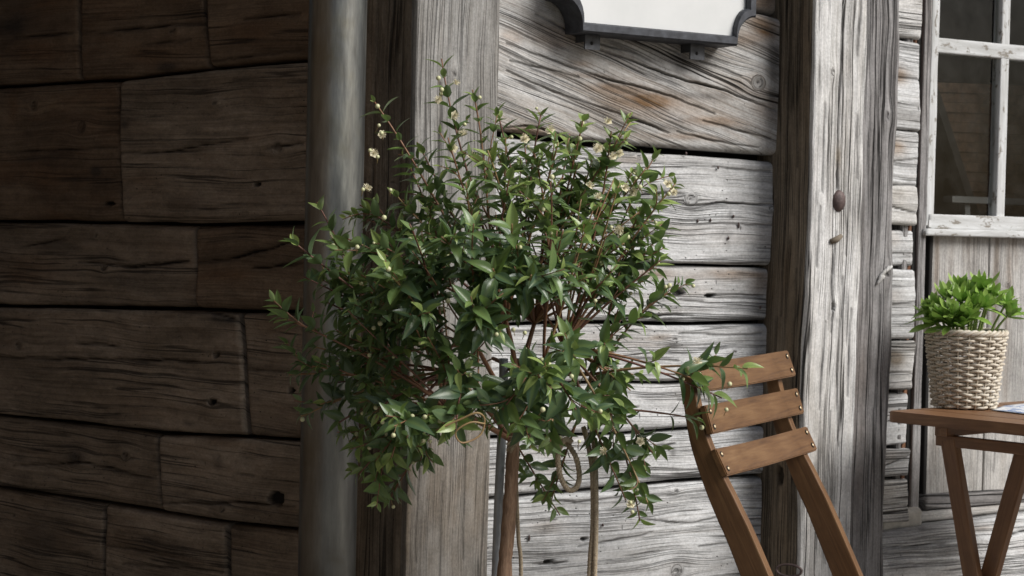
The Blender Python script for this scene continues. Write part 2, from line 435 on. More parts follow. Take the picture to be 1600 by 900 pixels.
# ---------------------------------------------------------------- timber geometry
def timber_field(u, v, seed, cracks, knots, stains, rough, slope=0.0):
    """displacement and shading attributes on a timber surface; u along the grain"""
    gv = v + slope * u; gu = u.copy()
    wob = fbm(u * 2.2, v * 3.0, seed + 3, 3) * .012 + fbm(u * 7.0, v * 14.0, seed + 4, 2) * .0045
    gv = gv + wob
    d = rough * (fbm(u * 3.5, gv * 9, seed, 4) * 1.0) + rough * .13 * fbm(u * 5, gv * 75, seed + 50, 2)
    crack = np.zeros_like(u); stain = np.zeros_like(u); grime = np.zeros_like(u)
    for (ku, kv, kr) in knots:
        du = (u - ku); dv = (v - kv); r2 = (du / (kr * 3.2)) ** 2 + (dv / (kr * 1.7)) ** 2
        e = np.exp(-r2)
        rr = np.sqrt(du ** 2 + (dv * 1.1) ** 2)
        core = np.clip(1 - rr / (kr * 1.15), 0, 1)
        gv = gv - dv * e * .75 + np.sign(dv) * 0
        gv = gv * (1 - np.clip(core * 2, 0, 1)) + (rr * 1.0 + kv) * np.clip(core * 2, 0, 1)
        gu = gu * (1 - core) + (ku + .02) * core
        d = d + .0045 * e * (rr > 0) - .006 * np.clip(core * 1.6 - .6, 0, 1)
        grime = np.maximum(grime, np.clip(core * 1.5, 0, .30))
        ang = np.arctan2(dv, du)
        crack = np.maximum(crack, np.clip(1 - np.abs(rr - kr * .62) / (.0022), 0, 1) * (vn(ang * 1.2 + 9, u * 0, seed + 5) > .45) * .9)
        crack = np.maximum(crack, np.clip(1 - rr / (kr * .22), 0, 1))
    for c in cracks:
        pts, wd, dp = c[0], c[1], c[2]
        pu = [p[0] for p in pts]; pv = [p[1] for p in pts]
        t = np.clip((u - pu[0]) / (pu[-1] - pu[0] + 1e-9), 0, 1)
        f = np.interp(u, pu, pv) + .0026 * fbm(u * 22, u * 0 + seed, seed + 9, 4)
        wid = wd * .62 * np.power(np.clip(np.sin(np.pi * (t * .96 + .02)), 0, 1), .6) * (.65 + .7 * vn(u * 22, u * 0, seed + 12))
        inside = (u > pu[0]) & (u < pu[-1])
        m = np.where(inside, np.clip(1.25 - np.abs(v - f) / np.maximum(wid, .0021), 0, 1) * np.clip(wid / .0021, .35, 1), 0)
        d = d - dp * m; crack = np.maximum(crack, m)
        gr = np.where(inside, np.exp(-((v - f) / (wid * 3 + .003)) ** 2), 0)
        grime = np.maximum(grime, gr * .30)
    for (su, sv, ru, rv, kind, amt) in stains:
        e = np.exp(-(((u - su) / ru) ** 2 + ((v - sv) / rv) ** 2))
        e = np.clip(e * (1.0 + 1.1 * fbm(u * 9, v * 30, seed + 21, 4)), 0, 1) * amt
        if kind == 's': stain = np.maximum(stain, e)
        elif kind == 'h':
            e2 = (((u - su) / ru) ** 2 + ((v - sv) / rv) ** 2) + .55 * fbm(u * 60, v * 90, seed + 33, 2)
            m = np.clip((1.0 - e2) * 3, 0, 1); crack = np.maximum(crack, m * amt); d = d - .012 * m
        else: grime = np.maximum(grime, e)
    return d, gu, gv, crack, stain, grime

def board(name, F, Lf, Rf, B, T, mat, parent, seed=0, th=.05, off=0.0, res=(.005, .003), cracks=(), knots=(), stains=(), r=.011, rough=.004, slope=0.0, eg=.25, wig=.002, bulge=0.0):
    """one timber. Lf,Rf=(u at bottom, u at top) ; B,T = lists of (u,v)"""
    Lf = Lf if isinstance(Lf, tuple) else (Lf, Lf); Rf = Rf if isinstance(Rf, tuple) else (Rf, Rf)
    B = sorted(B); T = sorted(T)
    hgt = max(np.interp(Lf[0], [p[0] for p in T], [p[1] for p in T]) - np.interp(Lf[0], [p[0] for p in B], [p[1] for p in B]),
              np.interp(Rf[0], [p[0] for p in T], [p[1] for p in T]) - np.interp(Rf[0], [p[0] for p in B], [p[1] for p in B]))
    nu = max(3, int((max(Rf) - min(Lf)) / res[0])); nv = max(3, int(hgt / res[1]))
    p, q = np.meshgrid(np.linspace(0, 1, nu), np.linspace(0, 1, nv), indexing='ij')
    Lq = Lf[0] + (Lf[1] - Lf[0]) * q; Rq = Rf[0] + (Rf[1] - Rf[0]) * q
    u = Lq * (1 - p) + Rq * p
    vb = np.interp(u, [a[0] for a in B], [a[1] for a in B]) + wig * fbm(u * 9, u * 0, seed + 71, 4)
    vt = np.interp(u, [a[0] for a in T], [a[1] for a in T]) + wig * fbm(u * 9, u * 0, seed + 72, 4)
    v = vb * (1 - q) + vt * q
    u = u + wig * fbm(v * 14, v * 0, seed + 73, 3) * (np.abs(p - .5) * 2) ** 4
    eu = np.minimum(u - Lq, Rq - u); ev = np.minimum(v - vb, vt - v)
    def edge(e, r_):
        k = np.clip(1 - e / r_, 0, 1); return r_ * (1 - np.sqrt(np.clip(1 - k * k, 0, 1)))
    rv = r * (.6 + .9 * vn(u * 7, v * 0, seed + 74))
    d, gu, gv, crack, stain, grime = timber_field(u, v, seed, cracks, knots, stains, rough, slope)
    h_ = np.maximum(vt - vb, 1e-4)
    d = d + off - edge(ev, rv) - edge(eu, r * .6) + bulge * (1 - ((v - (vb + vt) / 2) / (h_ / 2)) ** 2)
    grime = np.maximum(grime, eg * np.exp(-np.maximum(np.minimum(eu * 1.6, ev), 0) / .006))
    P = F.O + u[..., None] * F.U + v[..., None] * F.V + d[..., None] * F.N
    G = np.stack([gu, gv, np.full_like(u, seed * .37)], -1)
    N1 = nu * nv
    idx = np.arange(N1).reshape(nu, nv)
    flip = np.dot(np.cross(F.U, F.V), F.N) < 0
    Q = np.stack([idx[:-1, :-1], idx[1:, :-1], idx[1:, 1:], idx[:-1, 1:]], -1).reshape(-1, 4)
    ring = np.concatenate([idx[:, 0], idx[-1, 1:], idx[-2::-1, -1], idx[0, -2:0:-1]])
    Pf = P.reshape(-1, 3)
    back = Pf[ring] - F.N * (np.dot(Pf[ring] - F.O, F.N) + th - off)[:, None]
    n2 = len(ring); a = ring; b = np.roll(ring, -1); c = N1 + np.roll(np.arange(n2), -1); dd = N1 + np.arange(n2)
    Q2 = np.stack([b, a, dd, c], -1)
    if flip: Q = Q[:, ::-1]; Q2 = Q2[:, ::-1]
    g = lambda x: np.concatenate([x.ravel(), x.ravel()[ring]])
    Gf = np.vstack([G.reshape(-1, 3), G.reshape(-1, 3)[ring] + np.array([0, .03, 0])])
    ob = mk(name, np.vstack([Pf, back]), [Q, Q2], mat, parent,
            {'grain': Gf, 'crack': g(crack), 'stain': g(stain), 'grime': np.concatenate([grime.ravel(), np.full(n2, .5)])})
    return ob

def beam(name, F, u0, u1, v0, v1, n0, n1, mat, parent, seed=0, res=(.008, .004), cracks=(), knots=(), stains=(), r=.008, rough=.004, wob=0.0, mat_side=None, frontonly=False):
    """squared timber along F.U, across F.V (v0..v1), depth n0(back)..n1(front). Perimeter coordinate: 0 at the front edge at v0, negative on that side face"""
    w_ = v1 - v0; h_ = n1 - n0
    s = np.concatenate([np.arange(-h_, 0, res[1]), np.arange(0, w_, res[1]), np.arange(w_, w_ + h_, res[1] * 1.5), [w_ + h_]])
    nu = max(2, int((u1 - u0) / res[0])); uu = np.linspace(u0, u1, nu)
    u, ss = np.meshgrid(uu, s, indexing='ij')
    d, gu, gv, crack, stain, grime = timber_field(u, ss, seed, cracks, knots, stains, rough)
    # position on rectangle
    def rect(s_):
        a = np.where(s_ < 0, 0, np.where(s_ < w_, s_, w_)); b = np.where(s_ < 0, h_ + s_, np.where(s_ < w_, h_, h_ - (s_ - w_)))
        return a, b
    a0, b0 = rect(ss)
    # rounded corners: average with neighbours
    am = (rect(ss - r)[0] + rect(ss + r)[0]) / 2; bm = (rect(ss - r)[1] + rect(ss + r)[1]) / 2
    ok = (ss > -h_ + r) & (ss < w_ + h_ - r)
    am = np.where(ok, (am + a0) / 2, a0); bm = np.where(ok, (bm + b0) / 2, b0)
    nx = np.where(ss < -.0001, -1.0, np.where(ss < w_, 0, 1)); ny = np.where((ss >= 0) & (ss < w_), 1.0, 0)
    sm = np.clip(1 - np.abs(ss) / .01, 0, 1); nx = nx * (1 - sm) - .7 * sm; ny = ny * (1 - sm) + .7 * sm
    sm = np.clip(1 - np.abs(ss - w_) / .01, 0, 1); nx = nx * (1 - sm) + .7 * sm; ny = ny * (1 - sm) + .7 * sm
    wx = wob * fbm(u * 2.3, ss * 0, seed + 91, 3)
    wl = wob * .8 * fbm(u * 9, ss * 0 + 3, seed + 92, 3) * np.clip(1 - np.abs(ss) / .02, 0, 1)
    wr = wob * .8 * fbm(u * 9, ss * 0 + 7, seed + 93, 3) * np.clip(1 - np.abs(ss - w_) / .02, 0, 1)
    A = v0 + am + nx * d + wx + wl + wr; Bn = n0 + bm + ny * d
    P = F.O + u[..., None] * F.U + A[..., None] * F.V + Bn[..., None] * F.N
    ns = len(s); idx = np.arange(nu * ns).reshape(nu, ns)
    Q = np.stack([idx[:-1, :-1], idx[1:, :-1], idx[1:, 1:], idx[:-1, 1:]], -1).reshape(-1, 4)
    Qb = np.stack([idx[1:, 0], idx[:-1, 0], idx[:-1, -1], idx[1:, -1]], -1)
    Q = np.vstack([Q, Qb])
    if np.dot(np.cross(F.U, F.V), F.N) < 0: Q = Q[:, ::-1]
    caps = []
    for row in (idx[0], idx[-1]):
        m = ns // 2
        for k in range(m - 1):
            caps.append([row[k], row[k + 1], row[ns - 2 - k], row[ns - 1 - k]])
    G = np.stack([gu, gv, np.full_like(u, seed * .37)], -1).reshape(-1, 3)
    return mk(name, P.reshape(-1, 3), [Q, np.array(caps)], mat, parent, {'grain': G, 'crack': crack.ravel(), 'stain': stain.ravel(), 'grime': grime.ravel()})

def PX(F, pts, off=0): return [F.uv(x, y, off) for x, y in pts]
def CK(F, pts, wd, dp=.008, off=0): return (sorted(PX(F, pts, off)), wd, dp)
def KN(F, x, y, r): return (*F.uv(x, y), r)
SCL = 3.75 / FPX   # metres per pixel near the wall
def STN(F, x, y, rx, ry, kind, amt=1.0):
    u, v = F.uv(x, y); return (u, v, rx * SCL * 1.2, ry * SCL, kind, amt)

def dome(c, nrm, up, rw, rh, dep, mat, name, parent, n=20, m=8):
    nrm = np.asarray(nrm, float); up = np.asarray(up, float); side = np.cross(up, nrm)
    mb = MB(); V = []; 
    for i in range(m + 1):
        f = i / m * math.pi / 2
        for j in range(n):
            t = 2 * math.pi * j / n
            V.append(c + side * math.cos(t) * rw * math.cos(f) + up * math.sin(t) * rh * math.cos(f) + nrm * dep * math.sin(f))
    i = np.arange(m)[:, None] * n; j = np.arange(n)[None, :]; j2 = (j + 1) % n
    Q = np.stack([i + j, i + j2, i + n + j2, i + n + j], -1).reshape(-1, 4)
    mb.add(V, Q); return mb.build(name, mat, parent)
# ================================================================ SETTING
g = mk("ground", [(-60, -60, 0), (60, -60, 0), (60, 60, 0), (-60, 60, 0)], np.array([[0, 1, 2, 3]]), M_ground); tag(g, kind='structure')

# ---------------------------------------------------------------- left dark wall
wl = empty("timber_wall", "dark brown wall of big hewn timbers in shade, left of the metal downpipe", "wall")
XR = 600   # right end hidden behind the pipe
S0 = [(-260, -95), (0, -90), (478, -160), (XR, -170)]
S1 = [(-260, 145), (0, 135), (120, 128), (190, 124), (325, 108), (478, 95), (XR, 84)]
S2 = [(-260, 342), (0, 345), (190, 348), (305, 351), (478, 347), (XR, 346)]
S3 = [(-260, 474), (0, 478), (300, 483), (375, 487), (470, 488), (XR, 490)]
S4 = [(-260, 618), (0, 649), (150, 664), (250, 677), (385, 683), (470, 688), (XR, 695)]
S5 = [(-260, 720), (0, 762), (150, 784), (250, 800), (355, 817), (466, 828), (XR, 842)]
S6 = [(-260, 905), (0, 950), (250, 1000), (XR, 1060)]
def seam(F, S_, g_=0): return [(u, v + g_) for u, v in PX(F, S_)]
GAP = .0035
def lb(Sb, St, x0, x1, mat, seed, **kw):
    """x0,x1 = ((x_bottom,y_bottom),(x_top,y_top))"""
    a = (WL.uv(*x0[0])[0] + .0032, WL.uv(*x0[1])[0] + .0032); b = (WL.uv(*x1[0])[0] - .0032, WL.uv(*x1[1])[0] - .0032)
    return board("timber_block", WL, a, b, seam(WL, Sb, GAP), seam(WL, St, -GAP), mat, wl, seed, res=(.0055, .0036), **kw)
def vx(xb, yb, xt, yt): return ((xb, yb), (xt, yt))
EL = vx(-250, 500, -250, 500); ER = vx(578, 500, 578, 500)
C = lambda pts, w_=.004, d_=.008: CK(WL, pts, w_, d_)
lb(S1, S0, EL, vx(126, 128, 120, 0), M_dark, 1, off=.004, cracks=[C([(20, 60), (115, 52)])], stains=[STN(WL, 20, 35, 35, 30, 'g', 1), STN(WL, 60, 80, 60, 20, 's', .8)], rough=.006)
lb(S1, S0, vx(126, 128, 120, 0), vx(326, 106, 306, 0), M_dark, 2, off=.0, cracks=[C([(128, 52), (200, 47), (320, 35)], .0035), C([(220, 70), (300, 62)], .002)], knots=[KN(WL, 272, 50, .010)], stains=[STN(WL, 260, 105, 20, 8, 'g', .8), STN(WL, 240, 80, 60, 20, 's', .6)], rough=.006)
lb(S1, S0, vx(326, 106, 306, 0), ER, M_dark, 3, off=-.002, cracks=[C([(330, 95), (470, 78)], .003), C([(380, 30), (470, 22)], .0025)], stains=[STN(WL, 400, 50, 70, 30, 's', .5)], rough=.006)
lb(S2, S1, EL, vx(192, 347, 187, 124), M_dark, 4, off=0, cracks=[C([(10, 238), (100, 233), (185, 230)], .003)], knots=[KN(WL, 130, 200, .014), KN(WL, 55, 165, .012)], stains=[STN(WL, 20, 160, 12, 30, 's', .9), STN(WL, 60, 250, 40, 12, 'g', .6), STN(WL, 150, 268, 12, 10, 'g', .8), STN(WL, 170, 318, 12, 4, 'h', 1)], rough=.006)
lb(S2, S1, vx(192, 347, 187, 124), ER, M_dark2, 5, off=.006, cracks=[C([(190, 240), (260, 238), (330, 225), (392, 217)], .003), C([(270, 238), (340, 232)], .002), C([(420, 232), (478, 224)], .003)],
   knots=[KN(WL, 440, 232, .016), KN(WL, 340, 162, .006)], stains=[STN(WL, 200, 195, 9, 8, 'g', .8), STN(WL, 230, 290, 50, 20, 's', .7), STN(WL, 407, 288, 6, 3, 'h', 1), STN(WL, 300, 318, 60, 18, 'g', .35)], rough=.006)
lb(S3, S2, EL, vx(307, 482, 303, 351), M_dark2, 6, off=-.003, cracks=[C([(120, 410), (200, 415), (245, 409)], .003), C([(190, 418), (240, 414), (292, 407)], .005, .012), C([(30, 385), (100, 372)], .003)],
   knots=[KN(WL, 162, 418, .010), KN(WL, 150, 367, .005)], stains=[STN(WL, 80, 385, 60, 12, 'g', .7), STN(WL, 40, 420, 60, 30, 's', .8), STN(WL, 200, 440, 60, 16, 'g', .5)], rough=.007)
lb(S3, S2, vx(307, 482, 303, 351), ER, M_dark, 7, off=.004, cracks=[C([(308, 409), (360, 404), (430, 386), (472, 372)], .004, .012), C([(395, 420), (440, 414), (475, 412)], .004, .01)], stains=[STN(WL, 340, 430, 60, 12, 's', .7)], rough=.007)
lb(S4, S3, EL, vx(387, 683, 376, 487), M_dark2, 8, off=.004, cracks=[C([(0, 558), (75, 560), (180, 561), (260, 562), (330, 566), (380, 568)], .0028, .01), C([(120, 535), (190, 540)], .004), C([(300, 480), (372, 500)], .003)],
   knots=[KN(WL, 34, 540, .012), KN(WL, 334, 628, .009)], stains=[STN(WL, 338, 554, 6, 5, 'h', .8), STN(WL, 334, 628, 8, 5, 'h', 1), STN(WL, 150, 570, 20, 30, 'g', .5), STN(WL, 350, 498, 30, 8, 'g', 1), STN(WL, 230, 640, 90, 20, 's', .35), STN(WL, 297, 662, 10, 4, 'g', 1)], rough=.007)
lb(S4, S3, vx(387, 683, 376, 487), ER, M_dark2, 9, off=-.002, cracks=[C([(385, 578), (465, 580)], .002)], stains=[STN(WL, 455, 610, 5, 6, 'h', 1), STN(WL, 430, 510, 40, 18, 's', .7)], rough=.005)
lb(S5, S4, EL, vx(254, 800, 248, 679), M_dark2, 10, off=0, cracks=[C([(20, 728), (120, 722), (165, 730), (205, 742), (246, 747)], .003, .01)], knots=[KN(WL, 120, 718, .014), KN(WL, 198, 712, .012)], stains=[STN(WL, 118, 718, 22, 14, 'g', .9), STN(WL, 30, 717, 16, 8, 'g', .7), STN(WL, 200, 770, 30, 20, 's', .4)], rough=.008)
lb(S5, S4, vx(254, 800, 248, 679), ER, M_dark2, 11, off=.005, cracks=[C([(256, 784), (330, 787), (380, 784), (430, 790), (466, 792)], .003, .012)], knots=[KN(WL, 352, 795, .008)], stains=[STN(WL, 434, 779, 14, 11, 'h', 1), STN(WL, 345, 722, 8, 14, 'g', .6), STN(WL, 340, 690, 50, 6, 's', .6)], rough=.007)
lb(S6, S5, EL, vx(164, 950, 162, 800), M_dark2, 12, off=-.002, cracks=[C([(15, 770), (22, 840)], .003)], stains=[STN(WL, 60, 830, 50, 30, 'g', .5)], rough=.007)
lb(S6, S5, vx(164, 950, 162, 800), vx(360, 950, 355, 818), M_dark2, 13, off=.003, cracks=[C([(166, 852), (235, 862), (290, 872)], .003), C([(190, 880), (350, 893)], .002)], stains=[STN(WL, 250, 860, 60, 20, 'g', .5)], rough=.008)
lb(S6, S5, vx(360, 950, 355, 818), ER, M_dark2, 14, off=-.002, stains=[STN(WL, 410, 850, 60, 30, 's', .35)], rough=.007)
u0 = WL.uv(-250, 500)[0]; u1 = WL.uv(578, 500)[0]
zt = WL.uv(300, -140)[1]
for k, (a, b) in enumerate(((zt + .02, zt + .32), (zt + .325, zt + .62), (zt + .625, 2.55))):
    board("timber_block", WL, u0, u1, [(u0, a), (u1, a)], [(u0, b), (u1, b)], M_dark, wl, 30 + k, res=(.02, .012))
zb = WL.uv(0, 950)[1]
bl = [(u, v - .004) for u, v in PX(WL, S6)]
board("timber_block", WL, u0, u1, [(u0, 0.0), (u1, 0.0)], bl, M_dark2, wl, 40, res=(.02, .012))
# dark backing so that gaps read deep
def slab(name, F, u0, u1, v0, v1, n0, n1, mat, parent):
    V = [F.P(a, b, c) for c in (n0, n1) for a, b in ((u0, v0), (u1, v0), (u1, v1), (u0, v1))]
    Q = np.array([[3, 2, 1, 0], [4, 5, 6, 7], [0, 1, 5, 4], [1, 2, 6, 5], [2, 3, 7, 6], [3, 0, 4, 7]])
    return mk(name, V, Q, mat, parent, smooth=False)
slab("wall_core", WL, u0, u1 - .01, 0, 2.55, -.20, -.052, M_black, wl)
# ---------------------------------------------------------------- corner board and corner post
a = WL.uv(571, 450)[0]; b = WL.uv(641, 450)[0]
cb = empty("corner_board", "narrow dark brown vertical board between the downpipe and the grey corner post", "board")
FLv = WL.swap()
def cu(F, x, y, off=0): return F.uv(x, y, off)[0]
xa, xb = WL.uv(562, 450)[0], WL.uv(629, 450)[0]
beam("plank", FLv, 0, 2.55, xa + .004, xb - .002, -.05, .010, M_dark2, cb, 51, res=(.008, .004), cracks=[([(.6, .03), (1.5, .034)], .0015, .004)], rough=.0015, wob=.001)
beam("post_shade_strip", FLv, 0, 2.55, xb, xb + .030, -.05, .016, M_dark2, cb, 52, res=(.02, .004), rough=.001)  # dark strip covering the post's side, in place of its shadow

cp = empty("corner_post", "upright grey timber post at the corner, directly behind the shrub", "post")
FRv = WR.swap()
pa, pb = WR.uv(642, 450, .022)[0], WR.uv(772, 450, .022)[0]
pw = pb - pa
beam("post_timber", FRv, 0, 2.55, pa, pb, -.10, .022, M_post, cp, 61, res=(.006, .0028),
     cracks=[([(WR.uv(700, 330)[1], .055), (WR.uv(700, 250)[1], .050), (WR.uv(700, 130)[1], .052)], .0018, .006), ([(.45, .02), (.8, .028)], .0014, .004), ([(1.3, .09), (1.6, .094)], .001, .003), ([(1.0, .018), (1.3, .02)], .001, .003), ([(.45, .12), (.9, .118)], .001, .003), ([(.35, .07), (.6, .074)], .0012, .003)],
     knots=[(WR.uv(718, 115)[1], .078, .006)], stains=[(.62, .005, .25, .012, 's', .8), (.55, .08, .26, .12, 's', .62), (.50, .03, .25, .03, 'g', .45), (.75, .0, .3, .03, 'g', .5)], r=.006, rough=.0012, wob=.0015)  # low stains: browning, deepened to stand in for the shrub's shade

# ---------------------------------------------------------------- right weathered wall
wr = empty("timber_wall", "pale silver grey wall of horizontal weathered planks behind the shrub, left of the bolted post", "wall")
R0 = [(760, -210), (1240, -110)]
R1 = [(760, -68), (1000, -18), (1190, 21), (1240, 33)]
R2 = [(760, 207), (783, 212), (900, 225), (1000, 236), (1208, 251), (1240, 253)]
R3 = [(760, 407), (900, 410), (1050, 413), (1200, 417), (1240, 418)]
R4 = [(760, 508), (900, 503), (1000, 504), (1080, 506), (1195, 503), (1240, 503)]
R5 = [(760, 603), (900, 598), (960, 597), (1050, 598), (1190, 594), (1240, 593)]
R6 = [(760, 685), (960, 678), (1050, 672), (1184, 665), (1240, 663)]
R7 = [(760, 779), (860, 771), (960, 763), (1050, 753), (1186, 743), (1240, 739)]
R8 = [(760, 965), (1000, 935), (1240, 905)]
ra = pb - .02; rb = WR.uv(1206, 450)[0]
def rbd(Sb, St, mat, seed, gb=.003, gt=.003, **kw):
    kw.setdefault('res', (.0042, .0026))
    return board("plank", WR, ra, rb, seam(WR, Sb, gb), seam(WR, St, -gt), mat, wr, seed, **kw)
CR_ = lambda pts, w_=.003, d_=.008: CK(WR, pts, w_, d_)
rbd(R1, R0, M_silver_brown, 70, stains=[STN(WR, 1195, 5, 30, 14, 's', .8)], res=(.008, .005))
rbd(R2, R1, M_silver_brown, 71, res=(.0028, .0020), gb=.010, off=.012, slope=.30, rough=.006, bulge=.004,
    cracks=[CR_([(785, 68), (870, 100), (960, 130), (1040, 150), (1110, 180)], .0026), CR_([(930, 78), (1000, 105), (1060, 125), (1130, 145), (1205, 172)], .0034, .01), CR_([(785, 110), (860, 145), (940, 170), (1000, 195)], .002),
            CR_([(790, 95), (850, 110), (900, 122)], .0018), CR_([(1000, 60), (1080, 95), (1150, 120)], .0018), CR_([(960, 182), (1000, 192), (1040, 208)], .0026), CR_([(1050, 205), (1110, 222), (1180, 230)], .002), CR_([(785, 200), (820, 196), (880, 214)], .003), CR_([(830, 22), (900, 60), (985, 85)], .0022),CR_([(1090, 190), (1150, 205), (1200, 216)], .0022)],
    knots=[KN(WR, 1175, 130, .016)],
    stains=[STN(WR, 1010, 165, 75, 20, 's', 1.0), STN(WR, 960, 140, 50, 12, 's', .8), STN(WR, 1100, 190, 60, 10, 's', .7), STN(WR, 1190, 45, 30, 20, 's', 1.0), STN(WR, 870, 60, 50, 30, 's', .5), STN(WR, 900, 100, 25, 7, 's', .8),
            STN(WR, 820, 205, 40, 8, 's', .9), STN(WR, 1200, 120, 14, 60, 'g', .8), STN(WR, 1050, 100, 60, 20, 'g', .45), STN(WR, 850, 30, 50, 20, 'g', .5), STN(WR, 1090, 150, 50, 6, 'g', .6), STN(WR, 1150, 205, 40, 6, 'g', .6), STN(WR, 930, 120, 60, 6, 's', .9), STN(WR, 1160, 60, 40, 14, 's', .8), STN(WR, 1080, 215, 60, 6, 's', .9), STN(WR, 1000, 198, 60, 7, 'g', .55), STN(WR, 1120, 225, 60, 7, 'g', .5), STN(WR, 1060, 60, 90, 14, 'g', .4), STN(WR, 795, 60, 20, 14, 's', .5)])
rbd(R3, R2, M_silver, 72, off=.002, gt=.002, rough=.005,
    cracks=[CR_([(930, 303), (985, 306), (1040, 302), (1066, 303)], .003, .009), CR_([(1050, 318), (1085, 322), (1130, 317), (1208, 320)], .0032, .010), CR_([(1110, 262), (1205, 268)], .0014), CR_([(880, 270), (960, 275)], .0016), CR_([(1120, 350), (1205, 352)], .0014), CR_([(840, 350), (940, 345)], .0016)],
    knots=[KN(WR, 1077, 312, .014), KN(WR, 997, 246, .006), KN(WR, 1203, 325, .008)],
    stains=[STN(WR, 1120, 258, 80, 5, 'g', .35), STN(WR, 1136, 375, 5, 10, 'g', .6), STN(WR, 1140, 335, 3, 9, 'g', .5), STN(WR, 985, 250, 40, 8, 's', .55), STN(WR, 1085, 350, 60, 12, 'g', .2)])
rbd(R4, R3, M_silver, 73, off=-.002, rough=.005,
    cracks=[CR_([(950, 500), (1000, 496), (1040, 493), (1085, 494)], .003, .010), CR_([(1100, 462), (1150, 460), (1195, 463)], .0014), CR_([(880, 455), (1000, 460)], .0014), CR_([(1060, 470), (1100, 471)], .001)],
    stains=[STN(WR, 1100, 430, 130, 9, 's', 1.0), STN(WR, 1190, 440, 25, 20, 's', .7), STN(WR, 900, 425, 100, 9, 's', .8), STN(WR, 1060, 457, 10, 8, 'h', 1.0), STN(WR, 1112, 462, 9, 3, 'h', 1.0), STN(WR, 1130, 458, 10, 4, 'g', .5)])
rbd(R5, R4, M_silver, 74, off=.002, rough=.0045, gt=.0045,
    cracks=[CR_([(1060, 520), (1130, 524), (1190, 520)], .0012), CR_([(960, 560), (1060, 563)], .0011)],
    knots=[KN(WR, 1145, 549, .005), KN(WR, 1052, 530, .005)], stains=[STN(WR, 1028, 527, 22, 6, 's', .8), STN(WR, 1050, 540, 12, 4, 'g', .7), STN(WR, 1150, 545, 10, 5, 'g', .5), STN(WR, 1190, 560, 14, 40, 'g', .4)])
rbd(R6, R5, M_silver, 75, off=-.003, rough=.0045,
    cracks=[CR_([(1060, 625), (1180, 632)], .0014), CR_([(900, 640), (1000, 636)], .0014)], stains=[STN(WR, 1130, 608, 25, 6, 's', .5)])
rbd(R7, R6, M_silver, 76, off=.003, rough=.0045,
    cracks=[CR_([(1030, 700), (1055, 694)], .002), CR_([(860, 720), (960, 722), (1000, 716)], .0012), CR_([(1110, 715), (1186, 706)], .0014)], stains=[STN(WR, 1032, 695, 8, 7, 'g', .8), STN(WR, 1050, 706, 6, 8, 'g', .7), STN(WR, 960, 742, 40, 5, 'g', .4)])
rbd(R8, R7, M_silver, 77, off=0, rough=.006,
    cracks=[CR_([(810, 780), (900, 784), (980, 776)], .0014), CR_([(900, 853), (1000, 838), (1020, 831)], .0022), CR_([(830, 882), (860, 880), (885, 878)], .003), CR_([(1000, 812), (1080, 818), (1130, 808)], .0018), CR_([(1090, 855), (1180, 845)], .0014), CR_([(780, 820), (870, 812)], .0012), CR_([(1000, 778), (1100, 768), (1180, 764)], .0012)],
    knots=[KN(WR, 1055, 893, .016), KN(WR, 1055, 766, .006)], stains=[STN(WR, 858, 877, 10, 3, 'h', 1), STN(WR, 912, 842, 5, 3, 'h', .9), STN(WR, 856, 823, 30, 10, 's', .4), STN(WR, 1060, 880, 20, 20, 'g', .4)])
bl = [(u, v - .003) for u, v in PX(WR, R8)]
board("plank", WR, ra, rb, [(ra, 0), (rb, 0)], bl, M_silver, wr, 78, res=(.02, .012))
zt = max(WR.uv(1240, -110)[1], WR.uv(760, -210)[1])
tl = [(u, v + .003) for u, v in PX(WR, R0)]
board("plank", WR, ra, rb, tl, [(ra, 2.0), (rb, 2.0)], M_silver_brown, wr, 79, res=(.02, .012))
board("plank", WR, ra, rb, [(ra, 2.005), (rb, 2.005)], [(ra, 2.55), (rb, 2.55)], M_silver_brown, wr, 80, res=(.02, .012))
slab("wall_core", WR, ra + .01, rb + .05, 0, 2.55, -.20, -.052, M_black, wr)

for (x, y) in ((1136, 372), (1144, 338), (1120, 262), (1152, 352), (1088, 345), (1108, 344), (905, 88), (1010, 152), (1120, 192), (1070, 240), (1160, 232), (1186, 480), (1112, 560), (1045, 700), (940, 820), (1120, 790), (1165, 840), (825, 840)):
    u_, v_ = WR.uv(x, y)
    dome(WR.P(u_, v_, .004), WR.N, WR.V, .0024, .0036 + .003 * (x % 3 == 0), .003, M_rust, "nail", wr, 8, 3)
